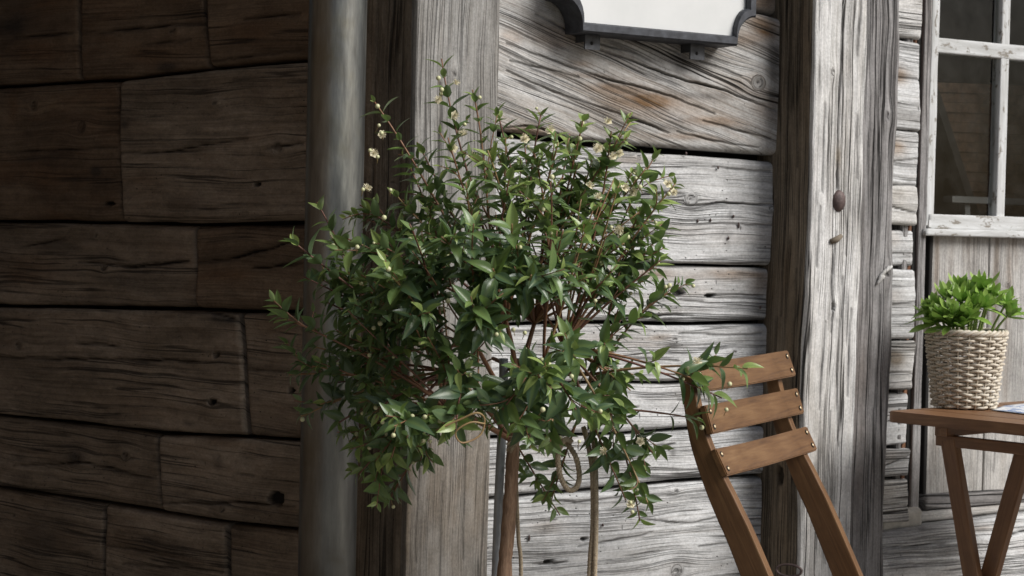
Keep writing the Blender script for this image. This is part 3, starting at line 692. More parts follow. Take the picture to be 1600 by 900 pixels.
# ---------------------------------------------------------------- bolted post
PF = .125
mp = empty("bolted_post", "bleached square timber post with a round iron bolt head, standing between plank wall and door", "post")
qa, qb = WR.uv(1262, 450, PF)[0], WR.uv(1343, 450, PF)[0]
Fp = Frame(WR.O, WR.V, WR.U, WR.N)
zc = lambda x, y: WR.uv(x, y, PF)[1]
sc = lambda x, y: WR.uv(x, y, PF)[0] - qa
def PC(pts, w_, d_=.006): return (sorted([(zc(x, y), sc(x, y)) for x, y in pts]), w_, d_)
qw = qb - qa
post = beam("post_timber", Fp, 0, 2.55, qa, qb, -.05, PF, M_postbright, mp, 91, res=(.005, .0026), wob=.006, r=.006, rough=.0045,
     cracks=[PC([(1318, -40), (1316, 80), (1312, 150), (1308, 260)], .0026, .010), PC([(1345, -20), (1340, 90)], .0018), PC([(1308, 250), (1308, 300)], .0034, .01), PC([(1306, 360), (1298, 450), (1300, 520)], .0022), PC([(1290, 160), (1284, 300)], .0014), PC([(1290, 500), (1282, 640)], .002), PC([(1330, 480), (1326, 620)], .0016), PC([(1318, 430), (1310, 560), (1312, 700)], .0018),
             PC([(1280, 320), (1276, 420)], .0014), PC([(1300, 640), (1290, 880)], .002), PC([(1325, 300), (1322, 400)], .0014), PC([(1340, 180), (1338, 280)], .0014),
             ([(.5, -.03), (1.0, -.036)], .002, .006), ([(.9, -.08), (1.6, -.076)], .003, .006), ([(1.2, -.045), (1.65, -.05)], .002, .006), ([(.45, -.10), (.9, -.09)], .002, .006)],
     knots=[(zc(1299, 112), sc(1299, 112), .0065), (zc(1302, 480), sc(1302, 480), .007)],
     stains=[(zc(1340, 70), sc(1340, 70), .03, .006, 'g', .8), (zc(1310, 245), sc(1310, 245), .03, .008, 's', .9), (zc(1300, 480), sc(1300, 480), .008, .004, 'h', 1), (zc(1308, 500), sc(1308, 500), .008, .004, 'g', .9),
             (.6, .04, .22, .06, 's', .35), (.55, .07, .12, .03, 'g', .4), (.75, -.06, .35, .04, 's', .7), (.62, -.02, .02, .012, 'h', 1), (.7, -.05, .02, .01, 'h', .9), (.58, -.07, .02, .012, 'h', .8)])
# side face away from the sun: browner, darker wood with its shade painted in
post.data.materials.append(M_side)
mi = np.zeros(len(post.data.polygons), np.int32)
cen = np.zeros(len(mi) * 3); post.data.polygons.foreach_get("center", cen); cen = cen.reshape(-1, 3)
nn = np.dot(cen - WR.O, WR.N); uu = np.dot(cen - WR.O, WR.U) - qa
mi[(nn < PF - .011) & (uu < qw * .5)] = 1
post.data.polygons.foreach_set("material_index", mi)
# bolt head
bu, bv = WR.uv(1310, 314, PF)
dome(WR.P(bu, bv, PF - .001), WR.N, WR.V, .0165, .0225, .013, M_rust, "bolt_head", mp)
bu, bv = WR.uv(1305, 374, PF)
V, Q = tube([WR.P(bu - .014, bv - .005, PF + .001), WR.P(bu, bv, PF + .005), WR.P(bu + .014, bv + .007, PF + .001)], [.005, .0065, .0045], 8)
mb = MB(); mb.add(V, Q); mb.build("wooden_peg", M_side, mp)
# iron ring low on the side face
ru_, rv_ = WR.uv(1262, 892, PF)
ang = np.linspace(0, 2 * np.pi, 26)
ring_p = [WR.P(qa - .012 + .0 * t, rv_, PF - .02) + WR.N * .02 * math.cos(t) + WR.V * .012 * math.sin(t) + WR.U * (.016 * math.cos(t)) for t in ang]
V, Q = tube(ring_p, .0025, 8); mb = MB(); mb.add(V, Q); mb.build("iron_ring", M_rust, mp)

# ---------------------------------------------------------------- grey door post next to it
gp = empty("side_post", "blue grey rough upright timber fixed to the right of the bolted post", "post")
ga, gb = WR.uv(1352, 450, .095)[0], WR.uv(1388, 450, .095)[0]
ga = qb + .003; gb = WR.uv(1394, 450, .10)[0]
sg = lambda x, y: WR.uv(x, y, .10)[0] - ga
zg = lambda x, y: WR.uv(x, y, .10)[1]
beam("post_timber", Fp, 0, 2.55, ga, gb, -.05, .10, M_postgrey, gp, 95, res=(.006, .003), wob=.006, r=.007, rough=.004,
     cracks=[(sorted([(zg(1380, -20), sg(1380, -20)), (zg(1375, 150), sg(1375, 150))]), .0016, .005), (sorted([(zg(1365, 200), sg(1365, 200)), (zg(1360, 420), sg(1360, 420))]), .0018, .005), (sorted([(zg(1375, 460), sg(1375, 460)), (zg(1362, 700), sg(1362, 700))]), .0018, .005)],
     knots=[(zg(1385, 182), sg(1385, 182), .009), (zg(1385, 425), sg(1385, 425), .010)], stains=[(.7, .03, .2, .02, 's', .4)])
# pale torn splinters at the notch
mb = MB()
for (x, y, dx, dy) in ((1372, 436, 22, -20), (1370, 445, 12, -14)):
    p0 = WR.P(*WR.uv(x, y, .103), .103); p2 = WR.P(*WR.uv(x + dx, y + dy, .107), .107); p1 = (p0 + p2) / 2 + WR.V * .006
    V, Q = tube(bez(p0, p1, p2, 6), [.0015, .003, .004, .0045, .005, .002], 6); 
    G = np.stack([V[:, 2], V[:, 0], V[:, 1]], -1); mb.add(V, Q, grain=G, crack=0, stain=0, grime=0)
mb.build("splinter", M_postbright, gp)

# ---------------------------------------------------------------- log ends between post and door
le = empty("log_end_wall", "rough bright sawn log ends stacked between the grey side post and the door frame", "wall")
la = WR.uv(1345, 450, 0)[0]; lbx = WR.uv(1422, 450, 0)[0]
ys = [-60, 60, 205, 290, 355, 420, 530, 612, 700, 745, 815]
for k in range(len(ys) - 1):
    t_ = WR.uv(1405, ys[k])[1]; b_ = WR.uv(1405, ys[k + 1])[1]
    rr = random.Random(k * 3 + 1)
    x1 = lbx - rr.uniform(0, .006)
    board("log_end", WR, la, (x1 - rr.uniform(0, .006), x1 - rr.uniform(0, .006)), [(la, b_ + .004), (x1, b_ + .004 + rr.uniform(-.004, .004))], [(la, t_ - .003), (x1, t_ - .003 + rr.uniform(-.004, .004))],
          M_silver if k % 3 else M_postbright, le, 100 + k, off=.018 + rr.uniform(-.008, .012), res=(.004, .003), rough=.011, r=.006, wig=.005,
          stains=[(la + .07, (t_ + b_) / 2 + .02, .03, .02, 's', .8 if k in (1, 2, 6) else .3)],
          cracks=[([(la, (t_ + b_) / 2 + rr.uniform(-.02, .02)), (x1, (t_ + b_) / 2 + rr.uniform(-.02, .02))], .002, .006)])
t_ = WR.uv(1405, -60)[1]
board("log_end", WR, la, lbx, [(la, t_ + .004), (lbx, t_ + .004)], [(la, 2.55), (lbx, 2.55)], M_silver, le, 120, off=.02, res=(.02, .02))
slab("wall_core", WR, la - .02, lbx - .02, 0, 2.55, -.2, -.053, M_black, le)

# ---------------------------------------------------------------- big sill log under the door
sl = empty("sill_log", "big pale horizontal log with long cracks under the door", "log")
SE = WR.uv(1900, 450)[0]
s_a = WR.uv(1350, 850)[0]
tp = PX(WR, [(1330, 835), (1420, 822), (1560, 806), (1900, 772)]); tp = [(u, v) for u, v in tp]
mdl = PX(WR, [(1330, 960), (1600, 930), (1900, 890)])
CS = lambda pts, w_=.003, d_=.01: CK(WR, pts, w_, d_, .03)
board("log", WR, s_a, SE, mdl, tp, M_silver, sl, 130, off=.03, bulge=.02, rough=.008, res=(.005, .0035), r=.02,
      cracks=[CS([(1350, 856), (1400, 854), (1445, 850), (1490, 843)], .003), CS([(1440, 850), (1520, 852)], .002), CS([(1560, 838), (1600, 828), (1680, 820)], .0035), CS([(1380, 880), (1480, 878)], .0018), CS([(1440, 845), (1475, 842), (1500, 838)], .002)],
      stains=[STN(WR, 1410, 850, 20, 6, 'g', .5), STN(WR, 1510, 822, 40, 5, 's', .5), STN(WR, 1590, 885, 30, 12, 'g', .5)])
board("log", WR, s_a, SE, [(s_a, 0.0), (SE, 0.0)], [(u, v - .006) for u, v in mdl], M_silver, sl, 131, off=.02, bulge=.02, res=(.02, .015))
mt = board("mortar", WR, WR.uv(1378, 800, -.0)[0], WR.uv(1440, 800)[0], PX(WR, [(1370, 834), (1450, 824)]), PX(WR, [(1370, 798), (1450, 792)]), M_plaster, sl, 132, off=.004, rough=.006, wig=.004, r=.01)
board("lower_beam", WR, WR.uv(1412, 800)[0], SE, [(u, v + .002) for u, v in PX(WR, [(1400, 826), (1560, 807), (1900, 773)])], PX(WR, [(1400, 806), (1560, 792), (1900, 756)]), M_doorpanel, sl, 133, off=-.012, rough=.005)

# ---------------------------------------------------------------- glazed door
dr = empty("glazed_door", "old door with white painted window panes above grey vertical boards", "door")
DO = -.020   # plane of the door leaf
def vb(x0, x1, y0, y1, n0, n1, mat, seed, name, rough=.001, r=.003, yref=None, **kw):
    """vertical bar given by the picture columns at mid height"""
    ym = (max(y0, 0) + min(y1, 900)) / 2 if yref is None else yref
    a = WR.uv(x0, ym, n1)[0]; b = WR.uv(x1, ym, n1)[0]
    zt_ = WR.uv(x0, y0, n1)[1] if y0 > -900 else 2.3; zb_ = WR.uv(x0, y1, n1)[1]
    return beam(name, Fp, zb_, zt_, a, b, n0, n1, mat, dr, seed, res=(.01, .003), rough=rough, r=r, **kw)
def hb(x0, x1, y0, y1, n0, n1, mat, seed, name, rough=.001, r=.003, **kw):
    """horizontal bar: y0 top, y1 bottom measured at column x0"""
    a = WR.uv(x0, y0, n1)[0]; t_ = WR.uv(x0, y0, n1)[1]; b_ = WR.uv(x0, y1, n1)[1]
    b = a + .62 if x1 is None else WR.uv(x1, y0, n1)[0]
    return beam(name, WR, a, b, b_, t_, n0, n1, mat, dr, seed, res=(.01, .003), rough=rough, r=r, **kw)
# outer trims (brown-red board, black strip standing in for the gap's shade, grey frame post)
vb(1409, 1417, -1000, 800, -.06, .010, M_postgrey, 142, "outer_jamb", wob=.003, rough=.003)
vb(1417.5, 1424, -1000, 800, -.06, .002, M_redbrown, 141, "trim_board", wob=.001)
vb(1424.5, 1434, -1000, 798, -.10, DO - .004, M_black, 140, "gap_shade_strip")
vb(1434.5, 1447, -1000, 792, -.07, DO + .004, M_postgrey, 143, "frame_post", wob=.001, rough=.0016)
vb(1447.5, 1453, 366, 792, -.09, DO - .010, M_black, 144, "groove_shade_strip")  # black bar fills the groove in place of its shadow
# painted sash
vb(1451, 1463, -1000, 352, -.055, DO, M_paint, 145, "sash_stile", rough=.0012, wob=.0015, yref=200)
vb(1561, 1574, -1000, 340, -.050, DO - .004, M_paint, 146, "glazing_bar", rough=.0008, wob=.0008, yref=200)
vb(1554.5, 1560.5, -1000, 335, -.050, DO - .020, M_table, 147, "putty_strip", yref=200)
vb(1690, 1704, -1000, 352, -.055, DO, M_paint, 148, "sash_stile", yref=200)
hb(1462, 1695, 58, 82, -.050, DO - .003, M_paint, 149, "glazing_bar", rough=.0015, wob=.0015)
hb(1452, 1695, 334, 358, -.055, DO + .002, M_paint, 150, "bottom_rail", rough=.0015, wob=.001)
hb(1447, 1700, 357, 368, -.055, DO + .014, M_paint, 151, "weather_bar", rough=.001)
hb(1462, 1695, -190, -166, -.050, DO - .003, M_paint, 152, "glazing_bar")
# panes
def pane(x0, x1, y0, y1):
    a = WR.uv(x0, 200)[0]; b = WR.uv(x1, 200)[0]; t_ = WR.uv(x0, y0)[1]; b_ = WR.uv(x0, y1)[1]
    n_ = DO - .016
    slab("pane", WR, a, b, b_, t_, n_ - .003, n_, M_glass, dr)
for x0, x1 in ((1455, 1564), (1570, 1696)):
    for y0, y1 in ((-172, 64), (76, 340)): pane(x0, x1, y0, y1)
# lower boards
xs = [(1455, 1546), (1548.5, 1642), (1644, 1735)]
for k, (x0, x1) in enumerate(xs):
    a = WR.uv(x0, 570, DO)[0]; b = WR.uv(x1, 570, DO)[0]
    t_ = WR.uv(x0, 364, DO)[1] - .0; b_ = WR.uv(x0, 776, DO)[1] - .001
    beam("panel_board", Fp, b_, t_, a, b, -.07, DO - .012, M_doorpanel, dr, 160 + k, res=(.007, .0035), rough=.0018, r=.003, wob=.001,
         knots=[(t_ - .12, .055, .010)] if k == 1 else [], stains=[(t_ - .1, .02, .2, .008, 's', .7), (t_ - .25, .06, .3, .012, 's', .6)], cracks=[([(b_ + .05, .03), (b_ + .3, .034)], .0009, .002)])
hb(1446, None, 774, 796, -.07, DO + .0, M_postgrey, 165, "kick_rail", rough=.0018)

# room behind the panes
rm = empty("room_interior", "dim room seen through the window panes with sloping brown boarded stair", "room")
ra_ = WR.uv(1430, 200)[0]
slab("back_wall", WR, ra_ - .3, ra_ + 1.8, 0, 2.6, -1.72, -1.70, M_room, rm)
slab("side_wall", WR, ra_ + 1.8, ra_ + 1.84, 0, 2.6, -1.70, -.12, M_room, rm)
slab("side_wall", WR, ra_ - .34, ra_ - .30, 0, 2.6, -1.70, -.22, M_room, rm)
slab("room_floor", WR, ra_ - .3, ra_ + 1.8, .01, .03, -1.70, -.12, M_roomdark, rm)
slab("room_ceiling", WR, ra_ - .3, ra_ + 1.8, 2.56, 2.6, -1.70, -.12, M_roomdark, rm)
# sloping boarded underside, its lower left edge crosses the pane diagonally; plus dark beam beyond the edge, built 0.45 m inside
def ipt(x, y, n): 
    u_, v_ = WR.uv(x, y, n); return WR.P(u_, v_, n)
def plate(name, pxs, n, th, mat):
    A = [ipt(x, y, n) for x, y in pxs]; m_ = len(A); B_ = [p - WR.N * th for p in A]
    bm = bmesh.new(); va = [bm.verts.new(p) for p in A]; vb_ = [bm.verts.new(p) for p in B_]
    bm.faces.new(va); bm.faces.new(vb_[::-1])
    for i in range(m_): bm.faces.new((va[i], vb_[i], vb_[(i + 1) % m_], va[(i + 1) % m_]))
    bmesh.ops.recalc_face_normals(bm, faces=bm.faces)
    me = bpy.data.meshes.new(name); bm.to_mesh(me); bm.free(); me.materials.append(mat)
    ob = bpy.data.objects.new(name, me); COL.objects.link(ob); ob.parent = rm; return ob
nn_ = -.34
e0, e1 = (1462, 128), (1528, 330)
for k in range(13):   # overlapping courses of brown boards
    f0 = k / 13; f1 = (k + 1) / 13
    xa0 = e0[0] + (e1[0] - e0[0]) * f0; ya0 = e0[1] + (e1[1] - e0[1]) * f0
    xa1 = e0[0] + (e1[0] - e0[0]) * f1; ya1 = e0[1] + (e1[1] - e0[1]) * f1
    plate("stair_board", [(xa0, ya0 + .5), (1660, ya0 + 8), (1660, ya1 + 7.5), (xa1, ya1)], nn_ - .004 * (k % 2), .02, M_roomwood)
plate("dark_boarding", [(1400, -200), (1660, -200), (1660, 135), (1462, 127), (1430, 127)], nn_ - .06, .02, M_roomdark)
plate("stair_string", [(1452, 127), (1463, 127), (1530, 332), (1519, 332)], nn_ + .012, .03, M_roomdark)
plate("inner_sill", [(1488, 306), (1640, 312), (1640, 322), (1488, 316)], nn_ + .06, .03, M_roomwhite)
plate("inner_rail_post", [(1508, 316), (1516, 316), (1516, 380), (1508, 380)], nn_ + .05, .02, M_roomwhite)
# wall right of the door (outside the picture) and above it
rw = empty("timber_wall", "silver timber wall beyond the right edge of the door, outside the picture", "wall")
wa = WR.uv(1738, 450)[0]
zz = [0.32, .62, .9, 1.2, 1.5, 1.82, 2.1, 2.55]
for k in range(len(zz) - 1):
    board("plank", WR, wa, wa + 2.2, [(wa, zz[k] + .003), (wa + 2.2, zz[k] + .003)], [(wa, zz[k + 1] - .003), (wa + 2.2, zz[k + 1] - .003)], M_silver, rw, 170 + k, res=(.02, .012))
# unseen eaves added over both walls, to shade the left one
ev = empty("added_eaves", "dark boarded roof overhang added above both walls to shade them, out of view", "roof")
slab("added_soffit", WR, WR.uv(645, 450)[0] - .3, wa + 2.2, 2.56, 2.60, -.4, .55, M_dark, ev)
slab("added_soffit", WL, u0 - 1.2, .35, 2.61, 2.65, -.4, .75, M_dark, ev)

# ---------------------------------------------------------------- unseen board wall added on the left, to darken pipe and left wall
nb = empty("added_shade_wall", "unseen dark board wall added on the left to shade the timber wall", "shade board")
Fn = Frame((-1.75, -1.6, 0), (0, 1, 0), (0, 0, 1), (1, 0, 0))
for k in range(22):
    slab("board", Fn, k * .28, k * .28 + .272, 0, 3.4, -.03 - .006 * (k % 2), .0, M_dark, nb)
slab("added_shade_roof", Fn, -.3, 6.4, 3.41, 3.47, -2.0, .35, M_dark, nb)
# ---------------------------------------------------------------- downpipe
dp = empty("downpipe", "dull grey zinc downpipe running up the corner beside the dark wall", "pipe")
pc = at(519.5, 450, 3.43); PR = 45.2 / FPX * 3.43
zs = np.linspace(0, 2.5, 160); th = np.linspace(0, 2 * np.pi, 65)[:-1]
Z, T = np.meshgrid(zs, th, indexing='ij')
RR = PR * (1 + .004 * fbm(Z * 3, T * 1.0, 5, 3)); 
V = np.stack([pc[0] + RR * np.cos(T), pc[1] + RR * np.sin(T), Z], -1).reshape(-1, 3)
i = np.arange(159)[:, None] * 64; j = np.arange(64)[None, :]; j2 = (j + 1) % 64
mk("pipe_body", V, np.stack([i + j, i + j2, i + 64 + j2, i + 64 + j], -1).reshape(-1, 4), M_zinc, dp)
V, Q = tube([(pc[0] + (PR + .0015) * math.cos(2.05 - math.pi * 0), pc[1] + (PR + .0015) * math.sin(2.05), z) for z in np.linspace(0, 2.5, 20)], .0022, 6)
mb = MB(); mb.add(V, Q); mb.build("seam", M_zinc, dp)
for z in (.30, 1.95):
    rg = [(pc[0] + (PR + .004) * math.cos(t), pc[1] + (PR + .004) * math.sin(t), z) for t in np.linspace(0, 2 * np.pi, 40)]
    V, Q = tube(rg, .006, 8); mb = MB(); mb.add(V, Q)
    V, Q = tube([(pc[0], pc[1] + PR, z), (pc[0] - .03, pc[1] + PR + .12, z)], .006, 8); mb.add(V, Q); mb.build("pipe_clamp", M_zinc, dp)

# ---------------------------------------------------------------- sign
sg_ = empty("wall_sign", "white sign board in a dark iron frame with notched corners, hung on the plank wall", "sign")
SO = .075
def sp(x, y): return WR.uv(x, y, SO)
bl_, br_ = sp(908, 47), sp(1150, 75)
wl_, wr_ = sp(877, 5)[0], sp(1181, 10)[0]
# outline in sign coordinates (symmetrical): bottom z, notch height
zb_ = (bl_[1] + br_[1]) / 2; cx = (bl_[0] + br_[0]) / 2; hw = (br_[0] - bl_[0]) / 2; HW = hw + (.046)
nz = .060; SH = .42
def outline(ins):
    # quarter notch profile from the bottom right going up, then mirrored
    q = []
    h = hw - ins * .2; H = HW - ins; b = zb_ + ins
    q.append((h, b))
    q.append((h, b + .006))
    for t in np.linspace(0, 1, 7):
        a_ = t * math.pi / 2
        q.append((h + (H - h) * (1 - math.cos(a_)), b + .006 + (nz - ins * .2 - .006) * math.sin(a_)))
    q.append((H, b + nz + .003))
    right = q; top = [(x, 2 * (zb_ + SH / 2) - y) for x, y in q[::-1]]
    half = right + top
    return [(cx + x, y) for x, y in half] + [(cx - x, y) for x, y in half[::-1]]
FW = .019
oo, oi = outline(0), outline(FW)
m_ = len(oo)
prof = [(0, SO - .055), (0, SO + .002), (.18, SO + .006), (.82, SO + .006), (1, SO + .001), (1, SO - .055)]
V = []; 
for t, n_ in prof:
    for (a, b) in zip(oo, oi): V.append(WR.P(a[0] * (1 - t) + b[0] * t, a[1] * (1 - t) + b[1] * t, n_))
k_ = len(prof); Q = []
for r_ in range(k_):
    for i in range(m_): Q.append([r_ * m_ + i, r_ * m_ + (i + 1) % m_, ((r_ + 1) % k_) * m_ + (i + 1) % m_, ((r_ + 1) % k_) * m_ + i])
mk("sign_frame", V, np.array(Q), M_iron, sg_, smooth=False)
bm = bmesh.new()
f_ = [bm.verts.new(WR.P(x, y, SO - .008)) for x, y in outline(FW * .6)]
bk = [bm.verts.new(WR.P(x, y, SO - .016)) for x, y in outline(FW * .6)]
bm.faces.new(f_); bm.faces.new(bk[::-1])
for i in range(m_): bm.faces.new((f_[i], bk[i], bk[(i + 1) % m_], f_[(i + 1) % m_]))
bmesh.ops.recalc_face_normals(bm, faces=bm.faces)
me = bpy.data.meshes.new("sign_panel"); bm.to_mesh(me); bm.free(); me.materials.append(M_signpanel)
ob = bpy.data.objects.new("sign_panel", me); COL.objects.link(ob); ob.parent = sg_
for (x, y) in ((926, 66), (1090, 82)):
    a, b = WR.uv(x, y, .05)
    bk = slab("bracket", WR, a - .017, a + .017, b - .014, b + .05, .046, .050, M_bracket, sg_)
    slab("bracket_arm", WR, a - .017, a - .013, b - .0, b + .05, .013, .0458, M_bracket, sg_)
    dome(WR.P(a - .002, b - .002, .0502), WR.N, WR.V, .0035, .0035, .002, M_black, "screw", sg_, 10, 3)

# ================================================================ FURNITURE
def prism(name, poly, mat, parent, M, th, bevel=.002):
    """poly in local x,z ; thickness along local y (0..th)"""
    bm = bmesh.new(); a = [bm.verts.new((x, 0, z)) for x, z in poly]; b = [bm.verts.new((x, th, z)) for x, z in poly]
    n = len(poly); bm.faces.new(a); bm.faces.new(b[::-1])
    for i in range(n): bm.faces.new((a[i], b[i], b[(i + 1) % n], a[(i + 1) % n]))
    bmesh.ops.recalc_face_normals(bm, faces=bm.faces)
    sh = [e for e in bm.edges if len(e.link_faces) == 2 and e.calc_face_angle() > .5]
    bmesh.ops.bevel(bm, geom=sh, offset=bevel, segments=2, affect='EDGES', profile=.6)
    me = bpy.data.meshes.new(name); bm.to_mesh(me); bm.free(); me.materials.append(mat)
    for p in me.polygons: p.use_smooth = False
    ob = bpy.data.objects.new(name, me); COL.objects.link(ob); ob.parent = parent; ob.matrix_local = M
    return ob
def bar(name, p0, p1, wdir, w_, t_, mat, parent, bevel=.002):
    """rectangular bar from p0 to p1; width w_ along wdir, thickness t_ along the third axis; local x along the grain"""
    p0 = Vector(p0); p1 = Vector(p1); X = (p1 - p0); Lg = X.length; X.normalize(); Y = Vector(wdir); Y = (Y - X * Y.dot(X)).normalized(); Zv = X.cross(Y)
    bm = bmesh.new(); bmesh.ops.create_cube(bm, size=1); bmesh.ops.scale(bm, vec=(Lg, w_, t_), verts=bm.verts)
    bmesh.ops.bevel(bm, geom=bm.edges[:], offset=bevel, segments=2, affect='EDGES', profile=.6)
    me = bpy.data.meshes.new(name); bm.to_mesh(me); bm.free(); me.materials.append(mat)
    M = Matrix.Translation((p0 + p1) / 2) @ Matrix((X, Y, Zv)).transposed().to_4x4()
    ob = bpy.data.objects.new(name, me); COL.objects.link(ob); ob.parent = parent; ob.matrix_local = M
    return ob
# ---- folding chair
ch = empty("folding_chair", "brown wooden folding chair with three back slats in front of the bolted post", "chair")
th_ = math.radians(26.8)
Sd = np.array([math.sin(th_), math.cos(th_), 0]); Fd = np.array([math.cos(th_), -math.sin(th_), 0])
CO = at(1118, 690, 3.15); CO[2] = 0
Fc = Frame(CO, Fd, (0, 0, 1), -Sd)       # u forward, v up, plane of the near rail's outer face
front = [Fc.uv(x, y) for x, y in ((1076, 572), (1088, 630), (1103, 685), (1128, 744), (1152, 793), (1200, 900))]
back = [Fc.uv(x, y) for x, y in ((1062, 584), (1066, 630), (1077, 695), (1098, 760), (1120, 815), (1155, 900))]
# continue straight to the ground
def ext(p, q): 
    s = (q[0] - p[0]) / (q[1] - p[1]); return (q[0] + s * (0 - q[1]) * .92, 0.0)
front.append(ext(front[-2], front[-1])); back.append(ext(back[-2], back[-1]))
fr_ = smooth_poly([(a, b, 0) for a, b in front], 26)[:, :2]; bk_ = smooth_poly([(a, b, 0) for a, b in back], 26)[:, :2]
poly = [tuple(p) for p in fr_] + [tuple(p) for p in bk_[::-1]]
# slat length from the picture
def right_u(x, y, z_guess_uv):
    return None
sl_px = [((1085, 566), (1100, 611), (1231, 553), (1240, 592)), ((1102, 633), (1114, 678), (1246, 609), (1256, 649)), ((1118, 701), (1137, 743), (1265, 672), (1278, 710))]
Lsum = []
for (tl, bl2, tr, br) in sl_px:
    u_, v_ = Fc.uv(*tl); P0 = Fc.P(u_, v_); r = ray(*tr)
    # closest point of line P0 + L*Sd to the ray
    A = np.array([Sd, -r]).T; sol = np.linalg.lstsq(A, CPOS - P0, rcond=None)[0]; Lsum.append(sol[0])
SL = float(np.mean(Lsum)); print("slat length", SL, Lsum, "chair top z", Fc.uv(1085, 566)[1])
RT = .022
for k, off_ in enumerate((.004, SL - .034 - RT)):
    Mx = Matrix.Translation(Vector(CO + Sd * off_)) @ Matrix((Vector(Fd), Vector(Sd), Vector((0, 0, 1)))).transposed().to_4x4()
    # local axes: x forward, y along Sd, z up ; grain must run along the rail so tilt the texture by building in its own frame
    ang_ = math.atan2(fr_[-1][0] - fr_[8][0], fr_[8][1] - fr_[-1][1])
    Rt = Matrix.Rotation(math.pi / 2 - ang_ + math.pi * 0, 4, 'Y')
    pl = [Rt.inverted() @ Vector((a, 0, b)) for a, b in poly]
    prism("rail", [(p.x, p.z) for p in pl], M_chair, ch, Mx @ Rt, RT, .0022)
for i_, (tl, bl2, tr, br) in enumerate(sl_px):
    p0 = np.array(Fc.uv(*tl)); p1 = np.array(Fc.uv(*bl2)); 
    hgt = np.linalg.norm(p0 - p1); dz = (p0 - p1) / hgt; nrm = np.array([dz[1], -dz[0]])  # outward (forward) normal in (f,z)
    ST = .012
    # slat cross-section slightly curved backwards in plan
    n = 12; mb = []
    bm = bmesh.new(); rows = []
    for j in range(n + 1):
        t = j / n; bow = -.010 * math.sin(math.pi * t) * 1.0
        row = []
        for (hh, nn2) in ((-.5, 0), (.5, 0), (.5, -ST), (-.5, -ST)):
            row.append(bm.verts.new((t * SL - SL / 2, hh * hgt, nn2 + bow)))
        rows.append(row)
    for j in range(n):
        for q_ in range(4): bm.faces.new((rows[j][q_], rows[j + 1][q_], rows[j + 1][(q_ + 1) % 4], rows[j][(q_ + 1) % 4]))
    bm.faces.new(rows[0][::-1]); bm.faces.new(rows[-1])
    bmesh.ops.recalc_face_normals(bm, faces=bm.faces)
    sh = [e for e in bm.edges if len(e.link_faces) == 2 and e.calc_face_angle() > .5]
    bmesh.ops.bevel(bm, geom=sh, offset=.002, segments=2, affect='EDGES')
    me = bpy.data.meshes.new("back_slat"); bm.to_mesh(me); bm.free(); me.materials.append(M_chair)
    X = Vector(Sd); Y = Vector(Fd * dz[0] + np.array([0, 0, dz[1]])); Zv = Vector(Fd * nrm[0] + np.array([0, 0, nrm[1]]))
    cc = (p0 + p1) / 2; Cc = Fc.P(cc[0], cc[1]) + Sd * SL / 2
    ob = bpy.data.objects.new("back_slat", me); COL.objects.link(ob); ob.parent = ch
    ob.matrix_local = Matrix.Translation(Vector(Cc)) @ Matrix((X, Y, Zv)).transposed().to_4x4()
    # screws, two at each end
    for sx in (-1, 1):
        for sy in (-.27, .27):
            c0 = np.array(Cc) + Sd * sx * (SL / 2 - .016) + np.array(Y) * sy * hgt + np.array(Zv) * (.0003)
            s_ = dome(c0, np.array(Zv), np.array(Y), .0030, .0030, .0016, M_brass, "screw", ob, 10, 3)
            s_.matrix_parent_inverse = ob.matrix_basis.inverted()
            s_ = dome(c0, np.array(Zv), np.array(Y), .0050, .0050, .0003, M_black, "screw_hole", ob, 12, 2)
            s_.matrix_parent_inverse = ob.matrix_basis.inverted()
# seat and rear legs (below the picture)
zst = .40
fz = lambda z: np.interp(z, [p[1] for p in fr_[::-1]], [p[0] for p in fr_[::-1]])
for k in range(6):
    f0 = fz(zst) - .05 + k * .062
    bar("seat_slat", Fc.P(f0, zst) + Sd * .0, Fc.P(f0, zst) + Sd * SL, Fd, .052, .014, M_chair, ch)
for s_ in (.036, SL - .036):
    bar("seat_rail", Fc.P(fz(zst) - .08, zst - .024) + Sd * s_, Fc.P(fz(zst) + .32, zst - .024) + Sd * s_, Sd, .018, .03, M_chair, ch)
    bar("rear_leg", Fc.P(fz(zst) + .28, zst - .03) + Sd * (s_ + (.02 if s_ < .1 else -.02)), Fc.P(fz(zst) - .16, 0.0) + Sd * (s_ + (.02 if s_ < .1 else -.02)), Sd, .018, .035, M_chair, ch)

# ---- table
tb = empty("folding_table", "brown wooden folding table with crossed legs, standing before the door", "table")
TZ = .72
TC = at_z(1386, 642, TZ)
E1 = np.array([.677, -.736, 0]); E1 /= np.linalg.norm(E1); E2 = np.array([.736, .677, 0])
print("table corner", TC)
TW, TD, TT = .70, .55, .022
nsl = 6; gapw = .0
